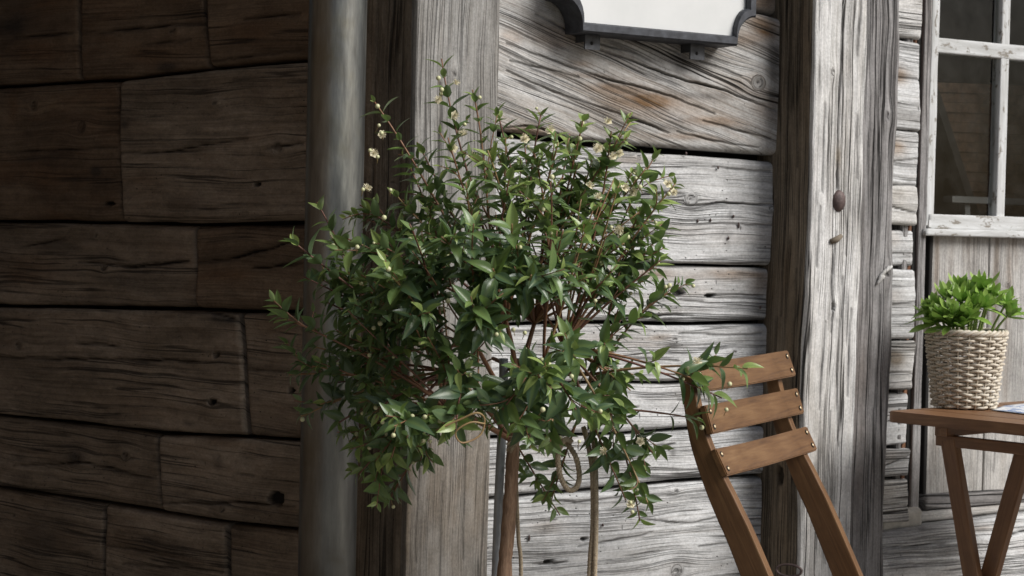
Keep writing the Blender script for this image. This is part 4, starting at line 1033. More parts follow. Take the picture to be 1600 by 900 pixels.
# top: boards running along E1, edge bullnose, rounded corner by trimming
swd = TD / nsl
for k in range(nsl):
    a0 = TC + E2 * (k * swd); rc = .012
    x0, x1 = 0, TW; y0, y1 = 0.0005, swd - .0015
    pts = [(x0, y0), (x1, y0), (x1, y1), (x0, y1)]
    if k == 0: pts = [(x0 + .012, y0), (x1, y0), (x1, y1), (x0, y1), (x0, y0 + .012), (x0 + .0035, y0 + .0035)]
    bm = bmesh.new(); A = [bm.verts.new((x, y, 0)) for x, y in pts]; Bv = [bm.verts.new((x, y, -TT)) for x, y in pts]; n = len(pts)
    bm.faces.new(A); bm.faces.new(Bv[::-1])
    for i in range(n): bm.faces.new((A[i], Bv[i], Bv[(i + 1) % n], A[(i + 1) % n]))
    bmesh.ops.recalc_face_normals(bm, faces=bm.faces)
    bmesh.ops.bevel(bm, geom=[e for e in bm.edges], offset=.0016, segments=2, affect='EDGES')
    me = bpy.data.meshes.new("top_board"); bm.to_mesh(me); bm.free(); me.materials.append(M_table)
    ob = bpy.data.objects.new("top_board", me); COL.objects.link(ob); ob.parent = tb
    ob.matrix_local = Matrix.Translation(Vector(a0)) @ Matrix((Vector(E1), Vector(E2), Vector((0, 0, 1)))).transposed().to_4x4()
up = np.array([0, 0, 1.0])
def tp_(a, b, z): return TC + E1 * a + E2 * b + up * (z - TZ)
# battens under the top and apron bar
bar("batten", tp_(.115, .02, TZ - TT - .010), tp_(.115, TD - .02, TZ - TT - .010), E1, .03, .019, M_table, tb)
bar("batten", tp_(TW - .1, .02, TZ - TT - .010), tp_(TW - .1, TD - .02, TZ - TT - .010), E1, .03, .019, M_table, tb)
# measured apron / legs in the vertical plane b=0.05 (parallel to the front edge)
Ft = Frame(TC + E2 * .05 - up * TZ, E1, up, -E2)
ap0 = Ft.uv(1466, 682); ap1 = Ft.uv(1600, 696); s_ = 0
bar("apron", Ft.P(ap0[0], TZ - TT - .030), Ft.P(TW - .06, TZ - TT - .030), up, .022, .018, M_table, tb)
bar("apron", Ft.P(ap0[0], TZ - TT - .030) + E2 * (TD - .1), Ft.P(TW - .06, TZ - TT - .030) + E2 * (TD - .1), up, .022, .018, M_table, tb)
def leg_px(p0, p1, w_px, off, nm="leg"):
    a = np.array(Ft.uv(*p0)); b = np.array(Ft.uv(*p1)); d = (b - a) / np.linalg.norm(b - a)
    e = b + d * ((0.0 - b[1]) / d[1])
    return a, e
for (p0, p1, offn) in (((1484, 686), (1518, 890), .0), ((1593, 700), (1540, 890), .022)):
    a, e = leg_px(p0, p1, 0, offn)
    for side in (0, TD - .14 if offn else TD - .1):
        q0 = Ft.P(*a) + E2 * (offn + side); q1 = Ft.P(*e) + E2 * (offn + side)
        bar("leg", q0, q1, E1, .034, .019, M_table, tb, .0025)
bar("stretcher", tp_(.30, .05, .30), tp_(.30, TD - .05, .30), E1, .02, .02, M_table, tb)

# ---- leaflet on the table
lf = bmesh.new()
c_ = at_z(1592, 639, TZ + .002)
pts2 = [at_z(1549, 641, TZ + .0012), at_z(1640, 652, TZ + .0012), at_z(1650, 632, TZ + .0012), at_z(1570, 634, TZ + .0012)]
nu_, nv_ = 14, 8
V = []; 
for i in range(nu_):
    for j in range(nv_):
        s, t = i / (nu_ - 1), j / (nv_ - 1)
        p = (pts2[0] * (1 - s) + pts2[1] * s) * (1 - t) + (pts2[3] * (1 - s) + pts2[2] * s) * t
        p = p + up * (.0012 + .003 * math.sin(s * 4) ** 2 * t); V.append(p)
idx = np.arange(nu_ * nv_).reshape(nu_, nv_)
Q = np.stack([idx[:-1, :-1], idx[1:, :-1], idx[1:, 1:], idx[:-1, 1:]], -1).reshape(-1, 4)
t = NT("printed_paper"); tc = t.n("TexCoord").outputs['Object']
nz_ = t.noise(tc, 45, 3, .6)
t.L(t.mix(t.rng(nz_, .52, .60), (.78, .80, .82), (.18, .28, .50)), t.b.inputs['Base Color']); t.b.inputs['Roughness'].default_value = .4
pp = mk("leaflet", V, Q, t.m); sd = pp.modifiers.new("thickness", 'SOLIDIFY'); sd.thickness = .0004
tag(pp, "white and blue printed leaflet lying on the table right of the basket", "leaflet")

# ---- basket
bc = at_z(1506, 637, TZ); bk0 = empty("wicker_basket", "pale woven wicker basket standing on the table", "basket")
dist = bc[1]; px2m = dist / FPX
HB = 117 * px2m * 1.0; RB = 46 * px2m; RTp = 60 * px2m
NS = 22
rad = lambda h: RB + (RTp - RB) * (h / HB)
for k in range(NS):
    a = 2 * np.pi * k / NS
    pts = [bc + np.array([math.cos(a) * (rad(h)), math.sin(a) * rad(h), h]) for h in np.linspace(.002, HB, 10)]
    V, Q = tube(pts, .0020, 6); mb = MB(); mb.add(V, Q); mb.build("stake", M_wicker, bk0)
NR = 22
for r_ in range(NR):
    h = .005 + (HB - .012) * r_ / (NR - 1)
    mb = MB(); ph = (r_ % 2) * math.pi
    t = np.linspace(0, 2 * np.pi, NS * 6 + 1)
    rr = rad(h) + .0042 * np.cos(t * NS / 2 + ph) + .0012 * fbm(t * 4, t * 0 + r_, 3, 2)
    hz = h + .0009 * np.sin(t * NS / 2 + r_) + .0012 * fbm(t * 3, t * 0 + r_ * 2, 7, 2)
    pts = np.stack([bc[0] + rr * np.cos(t), bc[1] + rr * np.sin(t), bc[2] + hz], -1)
    V, Q = tube(pts, .0034, 6, False); V[:, 2] = (V[:, 2] - bc[2] - h) * .9 + bc[2] + h; mb.add(V, Q)
    mb.build("weaver", M_wicker, bk0)
for s_ in range(3):
    t = np.linspace(0, 2 * np.pi, 180); ph = s_ * 2 * np.pi / 3
    rr = rad(HB) + .0038 * np.cos(t * 11 + ph); hz = HB + .0025 + .0038 * np.sin(t * 11 + ph)
    V, Q = tube(np.stack([bc[0] + rr * np.cos(t), bc[1] + rr * np.sin(t), bc[2] + hz], -1), .0036, 6, False)
    mb = MB(); mb.add(V, Q); mb.build("rim_strand", M_wicker, bk0)
t = np.linspace(0, 2 * np.pi, 25)[:-1]
soil_h = HB - .012
V = [bc + np.array([0, 0, soil_h + .004])] + [bc + np.array([math.cos(a) * (rad(soil_h) - .004), math.sin(a) * (rad(soil_h) - .004), soil_h]) for a in t]
M_soil = simple("potting_soil", (.035, .025, .018), .95, 0, 150, .5, .003)
mk("soil", V, np.array([[0, 1 + i, 1 + (i + 1) % 24] for i in range(24)]), M_soil, bk0)
V = [bc + np.array([0, 0, .003])] + [bc + np.array([math.cos(a) * RB, math.sin(a) * RB, .003]) for a in t]
mk("basket_base", V, np.array([[0, 1 + i, 1 + (i + 1) % 24] for i in range(24)]), M_wicker, bk0)

# ---------------------------------------------------------------- leaves
def leaf_arrays(L=1.0, W=.36, curve=.25, fold=.25, n=7, tipw=.0, base=.35, twist=0.0):
    """unit leaf along +x, up +z"""
    V = []; rib = []
    for i in range(n + 1):
        t = i / n
        wv = W * .5 * (math.sin(math.pi * min(1, t ** (.8))) ** .85) * (1 - .30 * t) if 0 < t < 1 else 0.0
        if t == 0: wv = .012
        x = t * L; z = -curve * t * t * L
        tw = twist * t
        for s, kx in ((-1, 1), (-.5, .8), (0, 0), (.5, .8), (1, 1)):
            yy = wv * s; zz = z + abs(yy) * fold + (0.02 * wv if abs(s) == .5 else 0)
            V.append((x, yy * math.cos(tw) - 0 * zz, zz + yy * math.sin(tw))); rib.append(1.0 if s == 0 else 0.0)
    Q = []
    for i in range(n):
        for j in range(4): Q.append([i * 5 + j, (i + 1) * 5 + j, (i + 1) * 5 + j + 1, i * 5 + j + 1])
    return np.array(V), np.array(Q), np.array(rib)
def frame_from(dirv, upv, roll=0):
    X = np.asarray(dirv, float); X = X / np.linalg.norm(X); Zv = upv - X * np.dot(X, upv)
    if np.linalg.norm(Zv) < 1e-3: Zv = np.array([1.0, 0, 0]) - X * X[0]
    Zv /= np.linalg.norm(Zv); Y = np.cross(Zv, X)
    if roll:
        c, s = math.cos(roll), math.sin(roll); Y, Zv = Y * c + Zv * s, Zv * c - Y * s
    return np.stack([X, Y, Zv], 1)
# myrtle leaf variants: shape x tint
shapes = [leaf_arrays(1, .47, c, f, 6, twist=tw) for c, f, tw in ((.10, .35, .1), (.30, .30, -.2), (.55, .25, .25), (.02, .5, 0), (.4, .45, -.35))]
TINTS = [0.05, .2, .35, .5, .68, .85, 1.0]
leafmesh = {}
def leaf_mesh(si, ti, mat, pre):
    k = (si, ti, pre)
    if k not in leafmesh:
        V, Q, rib = shapes[si]
        ob = mk("leaf", V, Q, mat, None, {'tint': np.full(len(V), TINTS[ti]), 'rib': rib}); me = ob.data
        bpy.data.objects.remove(ob); leafmesh[k] = me
    return leafmesh[k]
class Leaves:
    def __init__(s): s.L = []
    def add(s, p, d, upv, size, tint, shape=None, roll=0):
        s.L.append((np.asarray(p, float), frame_from(d, upv, roll), size, tint, random.randrange(5) if shape is None else shape))
    def build(s, parent, mat, pre, nparts=300, key=None):
        order = sorted(range(len(s.L)), key=key or (lambda i: -(s.L[i][2] / s.L[i][0][1]) * (1 - .0 * i)))
        mb = MB()
        for c, i in enumerate(order):
            p, R, sz, ti, sh = s.L[i]
            if c < nparts:
                tix = int(np.argmin([abs(ti - x) for x in TINTS]))
                M = Matrix.Translation(Vector(p)) @ Matrix([list(r) for r in (R * sz)]).to_4x4()
                link_copy("leaf", leaf_mesh(sh, tix, mat, pre), parent, M)
            else:
                V, Q, rib = shapes[sh]
                mb.add((R @ (V * sz).T).T + p, Q, tint=ti, rib=rib)
        if mb.n:
            o_ = mb.build("foliage", mat, parent); tag(o_, kind='stuff')

# ================================================================ SHRUB
TD_ = 3.12
sh = empty("myrtle_shrub", "leafy green myrtle shrub with cream buds on one bare stem before the corner post", "shrub")
LV = Leaves(); BUDS = []; FLW = []
rnd = random.Random(5)
nrnd = np.random.default_rng(5)
tipmap = []
def stem_curve(p0, p3, bow=.25, up_=.35, n=16, r=rnd):
    d = p3 - p0; Lg = np.linalg.norm(d)
    q1 = p0 + d * .33 + np.array([r.uniform(-.1, .1), r.uniform(-.12, .12), up_ * .3]) * Lg * bow * 2
    q2 = p0 + d * .68 + np.array([r.uniform(-.08, .08), r.uniform(-.1, .1), up_ * .25]) * Lg * bow * 2
    return bez(p0, q1, q2, n, p3)
def clothe(P, start=.35, spacing=.017, size=.036, tipbright=True, droop=.0, dens=1.0, lightfac=0.0):
    """opposite pairs of leaves along the polyline P"""
    seg = np.linalg.norm(np.diff(P, axis=0), axis=1); cum = np.concatenate([[0], np.cumsum(seg)]); Lg = cum[-1]
    s = Lg * start; k = 0; ang0 = rnd.uniform(0, 3.14)
    while s < Lg - .003:
        f = s / Lg; p = np.array([np.interp(s, cum, P[:, a]) for a in range(3)])
        q = np.array([np.interp(min(Lg, s + .01), cum, P[:, a]) for a in range(3)]); T = q - p
        if np.linalg.norm(T) < 1e-6: T = P[-1] - P[-2]
        T = T / np.linalg.norm(T)
        a1 = np.cross(T, [0.3, 1, .2]); a1 /= np.linalg.norm(a1); a2 = np.cross(T, a1)
        ang = ang0 + k * 1.57 + rnd.uniform(-.3, .3)
        dist_tip = Lg - s
        sz = size * (1.0 if dist_tip > .03 else .45 + .55 * dist_tip / .03) * rnd.uniform(.60, 1.18)
        young = max(0, 1 - dist_tip / .05)
        for sgn in (0, math.pi):
            if rnd.random() > dens: continue
            o_ = a1 * math.cos(ang + sgn) + a2 * math.sin(ang + sgn)
            spread = rnd.uniform(.85, 1.5) if young < .5 else rnd.uniform(.5, 1.0)
            d = T * 1.0 + o_ * spread * 1.25 + np.array([0, 0, -droop * rnd.uniform(.3, 1)])
            upv = T * 1.0 + np.array([0, 0, .9]) - o_ * .2
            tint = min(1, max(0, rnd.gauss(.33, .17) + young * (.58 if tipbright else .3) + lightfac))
            LV.add(p + o_ * .0015, d, upv, sz, tint, roll=rnd.uniform(-.35, .35))
        if k % 1 == 0 and dist_tip < .075 and rnd.random() < .30:
            o_ = a1 * math.cos(ang + 1.2) + a2 * math.sin(ang + 1.2)
            BUDS.append((p, p + o_ * rnd.uniform(.008, .014) + T * rnd.uniform(.006, .012)))
        k += 1; s += spacing * rnd.uniform(.8, 1.25) * (1 if dist_tip > .03 else .6)
stems = []
def add_stem(P, r0, r1, tint, name="branch"):
    V, Q = tube(P, np.linspace(r0, r1, len(P)), 6)
    mb = MB(); mb.add(V, Q, tint=np.full(len(V), tint)); mb.build(name, M_twig, sh); stems.append(P)
# trunk
tk = [at(788, 905, TD_), at(793, 840, TD_), at(798, 770, TD_), at(801, 715, TD_), at(803, 680, TD_), at(808, 640, TD_), at(812, 600, TD_), at(812, 560, TD_)]
low = tk[0].copy(); low[2] = -.02; low[0] -= .01
tkP = smooth_poly([low, (low + tk[0]) / 2 + np.array([.004, 0, 0])] + tk, 60)
V, Q = tube(tkP, np.interp(np.linspace(0, 1, 60), [0, .55, .8, 1], [.0125, .0112, .0095, .0065]) * (1 + .07 * nrnd.standard_normal(60)), 12)
mb = MB(); mb.add(V, Q); mb.build("trunk", M_bark, sh)
trunk_top = [at(803, 690, TD_), at(806, 660, TD_), at(810, 620, TD_), at(812, 590, TD_), at(812, 565, TD_)]
# scaffold limbs: rise from the trunk head and fork low
hubs = []
for (x, y, dd, b) in ((700, 580, -.02, 0), (745, 540, -.10, 1), (790, 500, -.03, 2), (835, 505, .04, 3), (880, 540, -.04, 2), (735, 600, .08, 1), (925, 585, .0, 3), (770, 560, .12, 3), (700, 640, -.1, 0), (880, 640, -.08, 0), (850, 560, -.12, 2), (640, 600, .03, 0)):
    h_ = at(x, y, TD_ + dd); P = stem_curve(trunk_top[b], h_, .2, .3, 10)
    add_stem(P, .0050, .0034, .45); hubs.append(h_)
hubs = np.array(hubs)
def nearest_hub(p, k=3):
    # prefer hubs that lie below and towards the trunk
    c = np.array([at(800, 620, TD_)])[0]
    dd = np.linalg.norm(hubs - (p * .55 + c * .45), axis=1); ix = np.argsort(dd)[:k]
    return hubs[rnd.choice(list(ix))]
TIPS = [ # x, y, depth offset, start of leaves, leaf size
 (690, 92, .02, .42, .034), (738, 140, -.03, .45, .034), (776, 168, .05, .5, .034), (580, 152, -.04, .45, .034), (652, 222, .05, .4, .036), (846, 176, .0, .45, .036), (912, 182, -.04, .42, .038), (987, 188, .0, .42, .038), (1028, 236, .04, .42, .038), (1056, 286, -.02, .45, .038),
 (1042, 355, .05, .45, .038), (1034, 405, -.06, .45, .038), (1040, 452, .03, .4, .036), (818, 208, .09, .4, .036), (872, 222, -.10, .4, .038), (945, 228, .08, .4, .038), (700, 215, -.08, .4, .036), (615, 300, -.05, .4, .038), (762, 235, -.12, .4, .038), (672, 292, .04, .4, .038), (728, 285, -.18, .4, .040), (800, 262, -.18, .4, .040), (860, 285, -.20, .4, .040),
 (900, 255, .02, .4, .038), (968, 285, -.1, .4, .038), (930, 320, -.16, .4, .040), (1000, 330, .0, .4, .038), (640, 260, .0, .45, .036),
 (495, 316, .02, .55, .036), (452, 372, -.08, .50, .042), (540, 372, -.14, .45, .042), (434, 492, -.06, .6, .036), (452, 585, .05, .6, .034), (482, 540, .08, .5, .034), (505, 470, .02, .5, .038), (562, 320, -.02, .5, .040), (612, 432, -.24, .50, .044), (545, 505, -.10, .45, .040), (500, 632, .03, .5, .034), (505, 600, .06, .5, .034),
 (560, 742, -.06, .55, .034), (606, 785, .04, .5, .036), (640, 655, -.22, .5, .042), (712, 672, -.25, .5, .042), (590, 640, -.12, .5, .038), (655, 725, .0, .5, .038), (560, 440, -.08, .5, .040), (590, 380, -.16, .4, .042), (640, 350, -.22, .4, .042), (690, 370, -.26, .4, .042), (640, 490, -.2, .4, .040), (590, 560, -.1, .4, .038), (535, 570, .05, .5, .036),
 (890, 210, .05, .5, .034), (955, 205, -.03, .5, .034), (1010, 262, -.06, .5, .034), (1020, 320, .08, .5, .034), (835, 240, -.06, .45, .034), (925, 250, .0, .45, .034), (975, 380, -.08, .4, .036), (790, 215, .03, .5, .034), (1005, 440, -.04, .4, .034),
 (468, 652, .06, .5, .034), (518, 668, .0, .5, .034), (488, 572, -.04, .5, .036), (474, 432, .02, .55, .036), (545, 690, .04, .5, .034), (585, 752, -.04, .5, .036), (520, 420, .04, .45, .038), (530, 520, -.02, .4, .038), (560, 630, .0, .4, .036), (610, 720, -.1, .5, .038), (575, 590, .08, .3, .036), (540, 470, .08, .3, .036),
 (1168, 576, -.10, .66, .040), (1128, 622, -.11, .80, .044), (1104, 600, -.12, .80, .044), (978, 782, -.09, .6, .040), (1000, 815, -.08, .66, .036), (862, 780, -.02, .6, .030), (1092, 655, -.06, .78, .036), (1020, 708, -.06, .5, .034), (1018, 800, -.10, .55, .036), (875, 805, .0, .5, .030), (960, 590, .0, .4, .034), (985, 610, .02, .4, .034), (900, 640, -.20, .45, .040), (840, 585, -.26, .45, .042), (745, 490, -.26, .45, .042), (700, 545, -.22, .45, .040), (785, 640, -.22, .4, .038), (860, 690, -.14, .4, .038), (930, 690, -.05, .5, .036), (950, 640, -.1, .4, .038),
 (770, 420, -.28, .4, .042), (830, 430, -.28, .4, .040), (890, 420, -.22, .4, .040), (940, 440, -.12, .4, .038), (970, 500, .0, .4, .036), (800, 350, -.26, .4, .042), (740, 350, -.28, .4, .042), (880, 360, -.24, .4, .040), (820, 660, -.16, .4, .038), (900, 560, -.18, .4, .038), (940, 540, -.05, .4, .036), (1000, 400, .06, .4, .036),
]
for (x, y, dd, st, sz) in TIPS:
    tip = at(x, y, TD_ + dd); h_ = nearest_hub(tip)
    side = abs(x - 790) / 300
    upb = .15 if y < 400 else .30
    P = stem_curve(h_, tip, .28, upb if side < 1 or y > 300 else .4)
    add_stem(P, .0026, .0011, rnd.uniform(.1, .75))
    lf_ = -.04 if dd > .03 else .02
    if y < 340: lf_ += .26  # upper leaves coloured lighter for the light from above
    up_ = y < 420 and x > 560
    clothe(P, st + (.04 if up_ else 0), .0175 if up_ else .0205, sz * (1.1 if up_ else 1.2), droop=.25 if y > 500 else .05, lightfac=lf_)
    # side twigs
    nt_ = 1 if x > 1060 else 2 if (x > 1060 or x < 520 or y > 740) else (2 if y < 300 or (x > 700 and y < 430) else (2 if x > 860 else 4))
    for k in range(nt_):
        f = rnd.uniform(.35, .88); i = int(f * (len(P) - 1)); T = P[min(i + 1, len(P) - 1)] - P[i]; T /= np.linalg.norm(T)
        o_ = nrnd.standard_normal(3) * np.array([1, .8, .7]); o_ /= np.linalg.norm(o_)
        Lt = rnd.uniform(.04, .09) * (1.15 - f * .5); e = P[i] + (T * .9 + o_ * .75 + np.array([0, 0, .15])) * Lt
        Pt = bez(P[i], P[i] + T * Lt * .5, e, 7)
        V, Q = tube(Pt, np.linspace(.0013, .0008, 7), 5); mb = MB(); mb.add(V, Q, tint=np.full(len(V), .4)); mb.build("twig", M_twig, sh)
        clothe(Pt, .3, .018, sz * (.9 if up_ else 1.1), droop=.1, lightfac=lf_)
for k in range(26):
    x = rnd.uniform(700, 1010); y = rnd.uniform(250, 380); tip = at(x, y, TD_ + rnd.uniform(-.16, .10))
    add_stem(stem_curve(nearest_hub(tip), tip, .2, .3), .0022, .0009, rnd.uniform(.15, .6), "twig")
# filling twigs inside the crown
for k in range(62):
    a = rnd.uniform(0, 6.283); r_ = math.sqrt(rnd.random()) * .97
    x = 755 + 235 * r_ * math.cos(a); y = 490 + 185 * r_ * math.sin(a)
    if x > 900 and y > 640: continue
    if x > 720 and y < 430 and rnd.random() < .75: continue
    if (x > 880 and 480 < y < 600) and rnd.random() < .7: continue
    if (y > 440 and x > 760) and rnd.random() < .15: continue
    dd = rnd.uniform(-.24, .14)
    tip = at(x, y, TD_ + dd); h_ = nearest_hub(tip)
    st_ = h_ * .35 + tip * .65 + nrnd.standard_normal(3) * .012
    P = stem_curve(st_, tip, .2, .1, 8)
    if k % 2 == 0:
        add_stem(stem_curve(h_, tip, .2, .15, 12), .0019, .0009, rnd.uniform(.1, .7), "twig")
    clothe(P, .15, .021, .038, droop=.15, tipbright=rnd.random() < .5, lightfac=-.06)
print("leaves", len(LV.L))
def lkey(i):
    p = LV.L[i][0]; return (p[1] - .9 * LV.L[i][2] * 10)
LV.build(sh, M_leaf, "m", 300, lkey)
# curled root-like loop of brown twig seen at the lower left
lp = smooth_poly([at(690, 668, 2.86), at(720, 655, 2.86), at(745, 645, 2.86), at(757, 655, 2.87), at(750, 680, 2.87), at(722, 692, 2.86), at(712, 675, 2.85), at(735, 660, 2.85), at(757, 662, 2.86)], 40)
add_stem(lp, .0016, .0013, .75, "curled_twig")
# buds and flowers
def sphere_arrays(r, n=8, m=5):
    V = [(0, 0, r)]
    for i in range(1, m):
        f = math.pi * i / m
        for j in range(n):
            t = 2 * math.pi * j / n; V.append((r * math.sin(f) * math.cos(t), r * math.sin(f) * math.sin(t), r * math.cos(f)))
    V.append((0, 0, -r)); Q = []
    T3 = [[0, 1 + j, 1 + (j + 1) % n] for j in range(n)] + [[len(V) - 1, 1 + (m - 2) * n + (j + 1) % n, 1 + (m - 2) * n + j] for j in range(n)]
    for i in range(m - 2):
        for j in range(n): Q.append([1 + i * n + j, 1 + (i + 1) * n + j, 1 + (i + 1) * n + (j + 1) % n, 1 + i * n + (j + 1) % n])
    return np.array(V), np.array(Q), np.array(T3)
bV, bQ, bT = sphere_arrays(.0040)
bud_me = mk("bud", bV, [bQ, bT], M_bud); _m = bud_me.data; bpy.data.objects.remove(bud_me); bud_me = _m
rnd.shuffle(BUDS)
extra = [(558, 386), (567, 296), (685, 122), (690, 140), (610, 297), (600, 340), (735, 485), (672, 690), (700, 672), (620, 655), (955, 355), (1000, 292), (1040, 448), (1046, 446), (820, 520), (802, 515), (700, 470), (690, 482), (905, 690), (985, 785), (988, 800), (592, 196), (596, 208), (578, 235), (590, 245), (1075, 575), (1140, 600), (1135, 640), (930, 470), (893, 588), (848, 640), (735, 600)]
stalk = MB()
for (p, q) in BUDS[:150]:
    link_copy("bud", bud_me, sh, Matrix.Translation(Vector(q)) @ Matrix.Scale(rnd.uniform(.6, 1.1), 4))
    V, Q = tube([p, (p + q) / 2, q], .0005, 4); stalk.add(V, Q, tint=np.full(len(V), .8))
for (x, y) in extra:
    q = at(x, y, TD_ - rnd.uniform(.1, .26)); link_copy("bud", bud_me, sh, Matrix.Translation(Vector(q)) @ Matrix.Scale(rnd.uniform(.7, 1.05), 4))
    V, Q = tube([q, q + np.array([rnd.uniform(-.006, .006), .008, -.010])], .0006, 4); stalk.add(V, Q, tint=np.full(len(V), .8))
tag(stalk.build("bud_stalk", M_twig, sh), kind='stuff')
# fluffy cream flowers: petals and stamens
def flower_mesh():
    mb = MB(); r = random.Random(3)
    for k in range(5):
        a = k * 2 * math.pi / 5; V, Q, rib = leaf_arrays(.0085, .0065 / .0085 * 1.4, .1, .2, 4)
        V = V * np.array([1, .0085, 1]) if False else V
        V2 = V.copy(); V2[:, 1] *= .0085; V2[:, 2] = .0012 * V[:, 0] / .0085
        c, s = math.cos(a), math.sin(a); R = np.array([[c, -s, 0], [s, c, 0], [0, 0, 1]]); mb.add((R @ V2.T).T, Q)
    for k in range(46):
        a = r.uniform(0, 6.28); f = r.uniform(.2, 1.15); d = np.array([math.cos(a) * math.sin(f), math.sin(a) * math.sin(f), math.cos(f)])
        L_ = r.uniform(.006, .0105); V, Q = tube([np.zeros(3), d * L_ * .6 + [0, 0, .001], d * L_], [.00025, .00022, .0006], 3, False); mb.add(V, Q)
    ob = mb.build("flower", M_flower); me = ob.data; bpy.data.objects.remove(ob); return me
fme = flower_mesh()
for (x, y, dz_) in ((712, 132, -.02), (686, 156, -.02), (709, 180, .0), (572, 297, -.12), (595, 209, -.03), (583, 240, -.03), (935, 232, -.08), (958, 246, -.08), (975, 295, -.1), (1042, 288, -.04), (1052, 300, -.04), (968, 358, -.1), (935, 310, -.12), (820, 218, -.05), (990, 300, -.02), (1090, 568, -.12), (945, 705, -.1), (968, 240, 0), (708, 232, -.05), (735, 246, -.05), (920, 292, -.1), (950, 192, 0), (1000, 690, -.06), (985, 790, -.1), (860, 205, .0), (725, 212, -.04)):
    p = at(x, y, TD_ + dz_ - .02); R = frame_from(nrnd.standard_normal(3), np.array([rnd.uniform(-.6, .6), -.9, .6]))
    M = Matrix.Translation(Vector(p)) @ Matrix([list(r) for r in R]).to_4x4() @ Matrix.Scale(rnd.uniform(.85, 1.15), 4)
    link_copy("flower", fme, sh, M)

# ---------------------------------------------------------------- stake and ropes
st = smooth_poly([at(787, 560, TD_ + .04), at(786, 640, TD_ + .04), at(780, 760, TD_ + .04), at(775, 900, TD_ + .04)], 12)
b0 = st[-1] + (st[-1] - st[-2]) / abs(st[-1][2] - st[-2][2]) * (st[-1][2]); st = np.vstack([st, b0])
V, Q = tube(st, .0075, 16); mb = MB(); mb.add(V, Q); tag(mb.build("plant_stake", M_stake), "thin grey metal stake standing beside the brown stem of the shrub", "stake")
def rope(name, pts, r=.0035, strands=2, pitch=.012, n=None, label=None, cat="rope"):
    P = smooth_poly(pts, 30); L_ = np.sum(np.linalg.norm(np.diff(P, axis=0), axis=1)); n = max(30, int(L_ / pitch * 9))
    P = smooth_poly(pts, n)
    T = np.gradient(P, axis=0); T /= np.linalg.norm(T, axis=1)[:, None]
    a1 = np.cross(T, [.31, .9, .3]); a1 /= np.linalg.norm(a1, axis=1)[:, None]; a2 = np.cross(T, a1)
    s = np.linspace(0, L_, n); e = empty(name, label, cat); 
    for k in range(strands):
        ph = 2 * np.pi * s / pitch / 1.0 + k * 2 * np.pi / strands
        C_ = P + (a1 * np.cos(ph)[:, None] + a2 * np.sin(ph)[:, None]) * r * .52
        V, Q = tube(C_, r * .62, 6); mb = MB(); mb.add(V, Q); mb.build("strand", M_twine, e)
    settle(e, P[-1]); return e
RD = TD_ - .05
def rp(x, y, d=0): return at(x, y, RD + d)
def down(p, z=.10): q = p.copy(); q[2] = z; return q
rope("jute_rope", [rp(912, 668, .03), rp(921, 705, .015), rp(926, 745), rp(926, 830), rp(921, 900), down(rp(921, 900), .25)], .0040, 3, .014, label="left twin jute rope hanging straight down below the shrub, right of its stem")
rope("jute_rope", [rp(925, 670, .03), rp(929, 705, .01), rp(931, 755, -.004), rp(931, 830, -.004), rp(929, 900, -.004), down(rp(929, 900), .25)], .0040, 3, .014, label="right twin jute rope hanging straight down below the shrub, nearest the chair")
rope("jute_rope", [rp(806, 735, .09), rp(807, 770, .09), rp(810, 840, .09), rp(814, 900, .09), down(rp(814, 900, .09), .25)], .0032, 3, .012, label="thin jute rope hanging close behind the brown stem of the shrub")
rope("rope_loop", [rp(893, 690, .01), rp(881, 688), rp(872, 712), rp(876, 745), rp(888, 765), rp(900, 762), rp(905, 745), rp(900, 715), rp(885, 690, .02)], .0042, 3, .015, label="thick jute rope loop hanging under the leaves above the twin ropes")
# frayed rope end tied on the stem
fe = empty("rope_knot", "frayed twine tied round the brown stem just under the leaves", "rope")
mb = MB()
for k in range(26):
    p0 = at(822 + rnd.uniform(-2, 2), 676 + rnd.uniform(-3, 3), TD_ - .02); e_ = at(794 + rnd.uniform(-5, 7), 702 + rnd.uniform(-8, 8), TD_ - .03 + rnd.uniform(-.01, .01))
    V, Q = tube(bez(p0, (p0 + e_) / 2 + np.array([0, 0, .004]), e_, 5), .0006, 3, False); mb.add(V, Q)
tag(mb.build("frayed_fibres", M_twine, fe), kind='stuff')
tt = np.linspace(0, 4 * np.pi, 50); cc0 = at(804, 684, TD_)
V, Q = tube([cc0 + np.array([.012 * math.cos(a), .012 * math.sin(a), .003 * a / 6.28 - .003]) for a in tt], .002, 6); mb = MB(); mb.add(V, Q); mb.build("wrap", M_twine, fe)

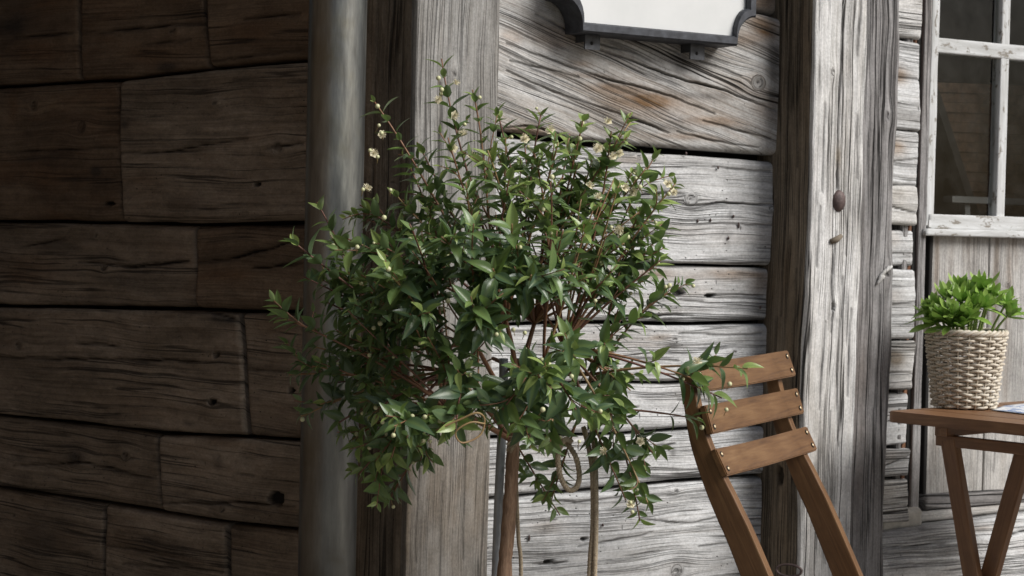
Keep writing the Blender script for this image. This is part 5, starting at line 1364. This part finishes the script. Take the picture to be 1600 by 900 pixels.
# ---------------------------------------------------------------- succulent in the basket
shapes_m = shapes
shapes = []
for c, f, wd in ((-.35, .25, .52), (-.15, .3, .56), (.05, .25, .54), (-.5, .2, .50), (.25, .3, .52)):
    V, Q, rib = leaf_arrays(1, wd, c, f, 6)
    # spatulate: widest near the tip
    V = V.copy(); t = V[:, 0]; V[:, 1] *= np.interp(t, [0, .3, .65, .85, 1], [1.2, .55, 1.15, 1.55, 1.3]); shapes.append((V, Q, rib))
leafmesh_bak = leafmesh; leafmesh = {}
SV = Leaves(); suc = empty("succulent_plant", "bright green fleshy leaved plant growing out of the wicker basket", "plant")
rn2 = random.Random(9)
ROS = [(1462, 478, 0), (1480, 465, .02), (1502, 468, -.02), (1518, 460, .0), (1535, 448, .01), (1548, 462, .0), (1572, 475, .0), (1490, 488, -.05), (1515, 490, -.05), (1460, 500, -.03), (1540, 478, -.03), (1475, 495, -.04), (1500, 450, .04), (1505, 505, -.05), (1530, 460, .05), (1578, 490, .0), (1450, 490, .02), (1522, 474, -.03), (1485, 505, -.05)]
for (x, y, dd) in ROS:
    c = at(x, y, bc[1] + dd)
    base = bc + np.array([(c[0] - bc[0]) * .55, dd * .6, soil_h])
    P = bez(base, base * .5 + c * .5 + np.array([0, 0, .008]), c, 8)
    V, Q = tube(P, np.linspace(.0028, .0022, 8), 6); mb = MB(); mb.add(V, Q, tint=np.full(len(V), .9), rib=np.zeros(len(V))); mb.build("stem", M_succ, suc)
    ax = c - P[-3]; ax /= np.linalg.norm(ax); ax = ax * .6 + np.array([0, -.15, .6]); ax /= np.linalg.norm(ax)
    a1 = np.cross(ax, [0, 1, .2]); a1 /= np.linalg.norm(a1); a2 = np.cross(ax, a1)
    for k in range(13):
        a = k * 2.399; fr = k / 13
        o_ = a1 * math.cos(a) + a2 * math.sin(a)
        d = o_ * (1.15 - fr * .75) + ax * (.15 + fr * .9)
        SV.add(c - ax * .010 * (1 - fr), d, ax, (.052 - .026 * fr) * rn2.uniform(.85, 1.15), min(1, max(0, .25 + .6 * fr + rn2.uniform(-.15, .15))), roll=rn2.uniform(-.2, .2))
SV.build(suc, M_succ, "s", 300)

# ---------------------------------------------------------------- put every empty at the base of its thing
def base_of(e):
    pts = []
    for c in e.children:
        if c.type == 'MESH':
            bb = [c.matrix_basis @ Vector(b) for b in c.bound_box]; pts += bb
    xs = [p.x for p in pts]; ys_ = [p.y for p in pts]; zs_ = [p.z for p in pts]
    return ((min(xs) + max(xs)) / 2, (min(ys_) + max(ys_)) / 2, min(zs_))
for o_ in list(COL.objects):
    if o_.type == 'EMPTY' and o_.parent is None and o_.location.length < 1e-6 and len(o_.children):
        settle(o_, base_of(o_))
print("objects", len(COL.objects), "tris", sum(len(o.data.polygons) * 2 for o in COL.objects if o.type == 'MESH'))
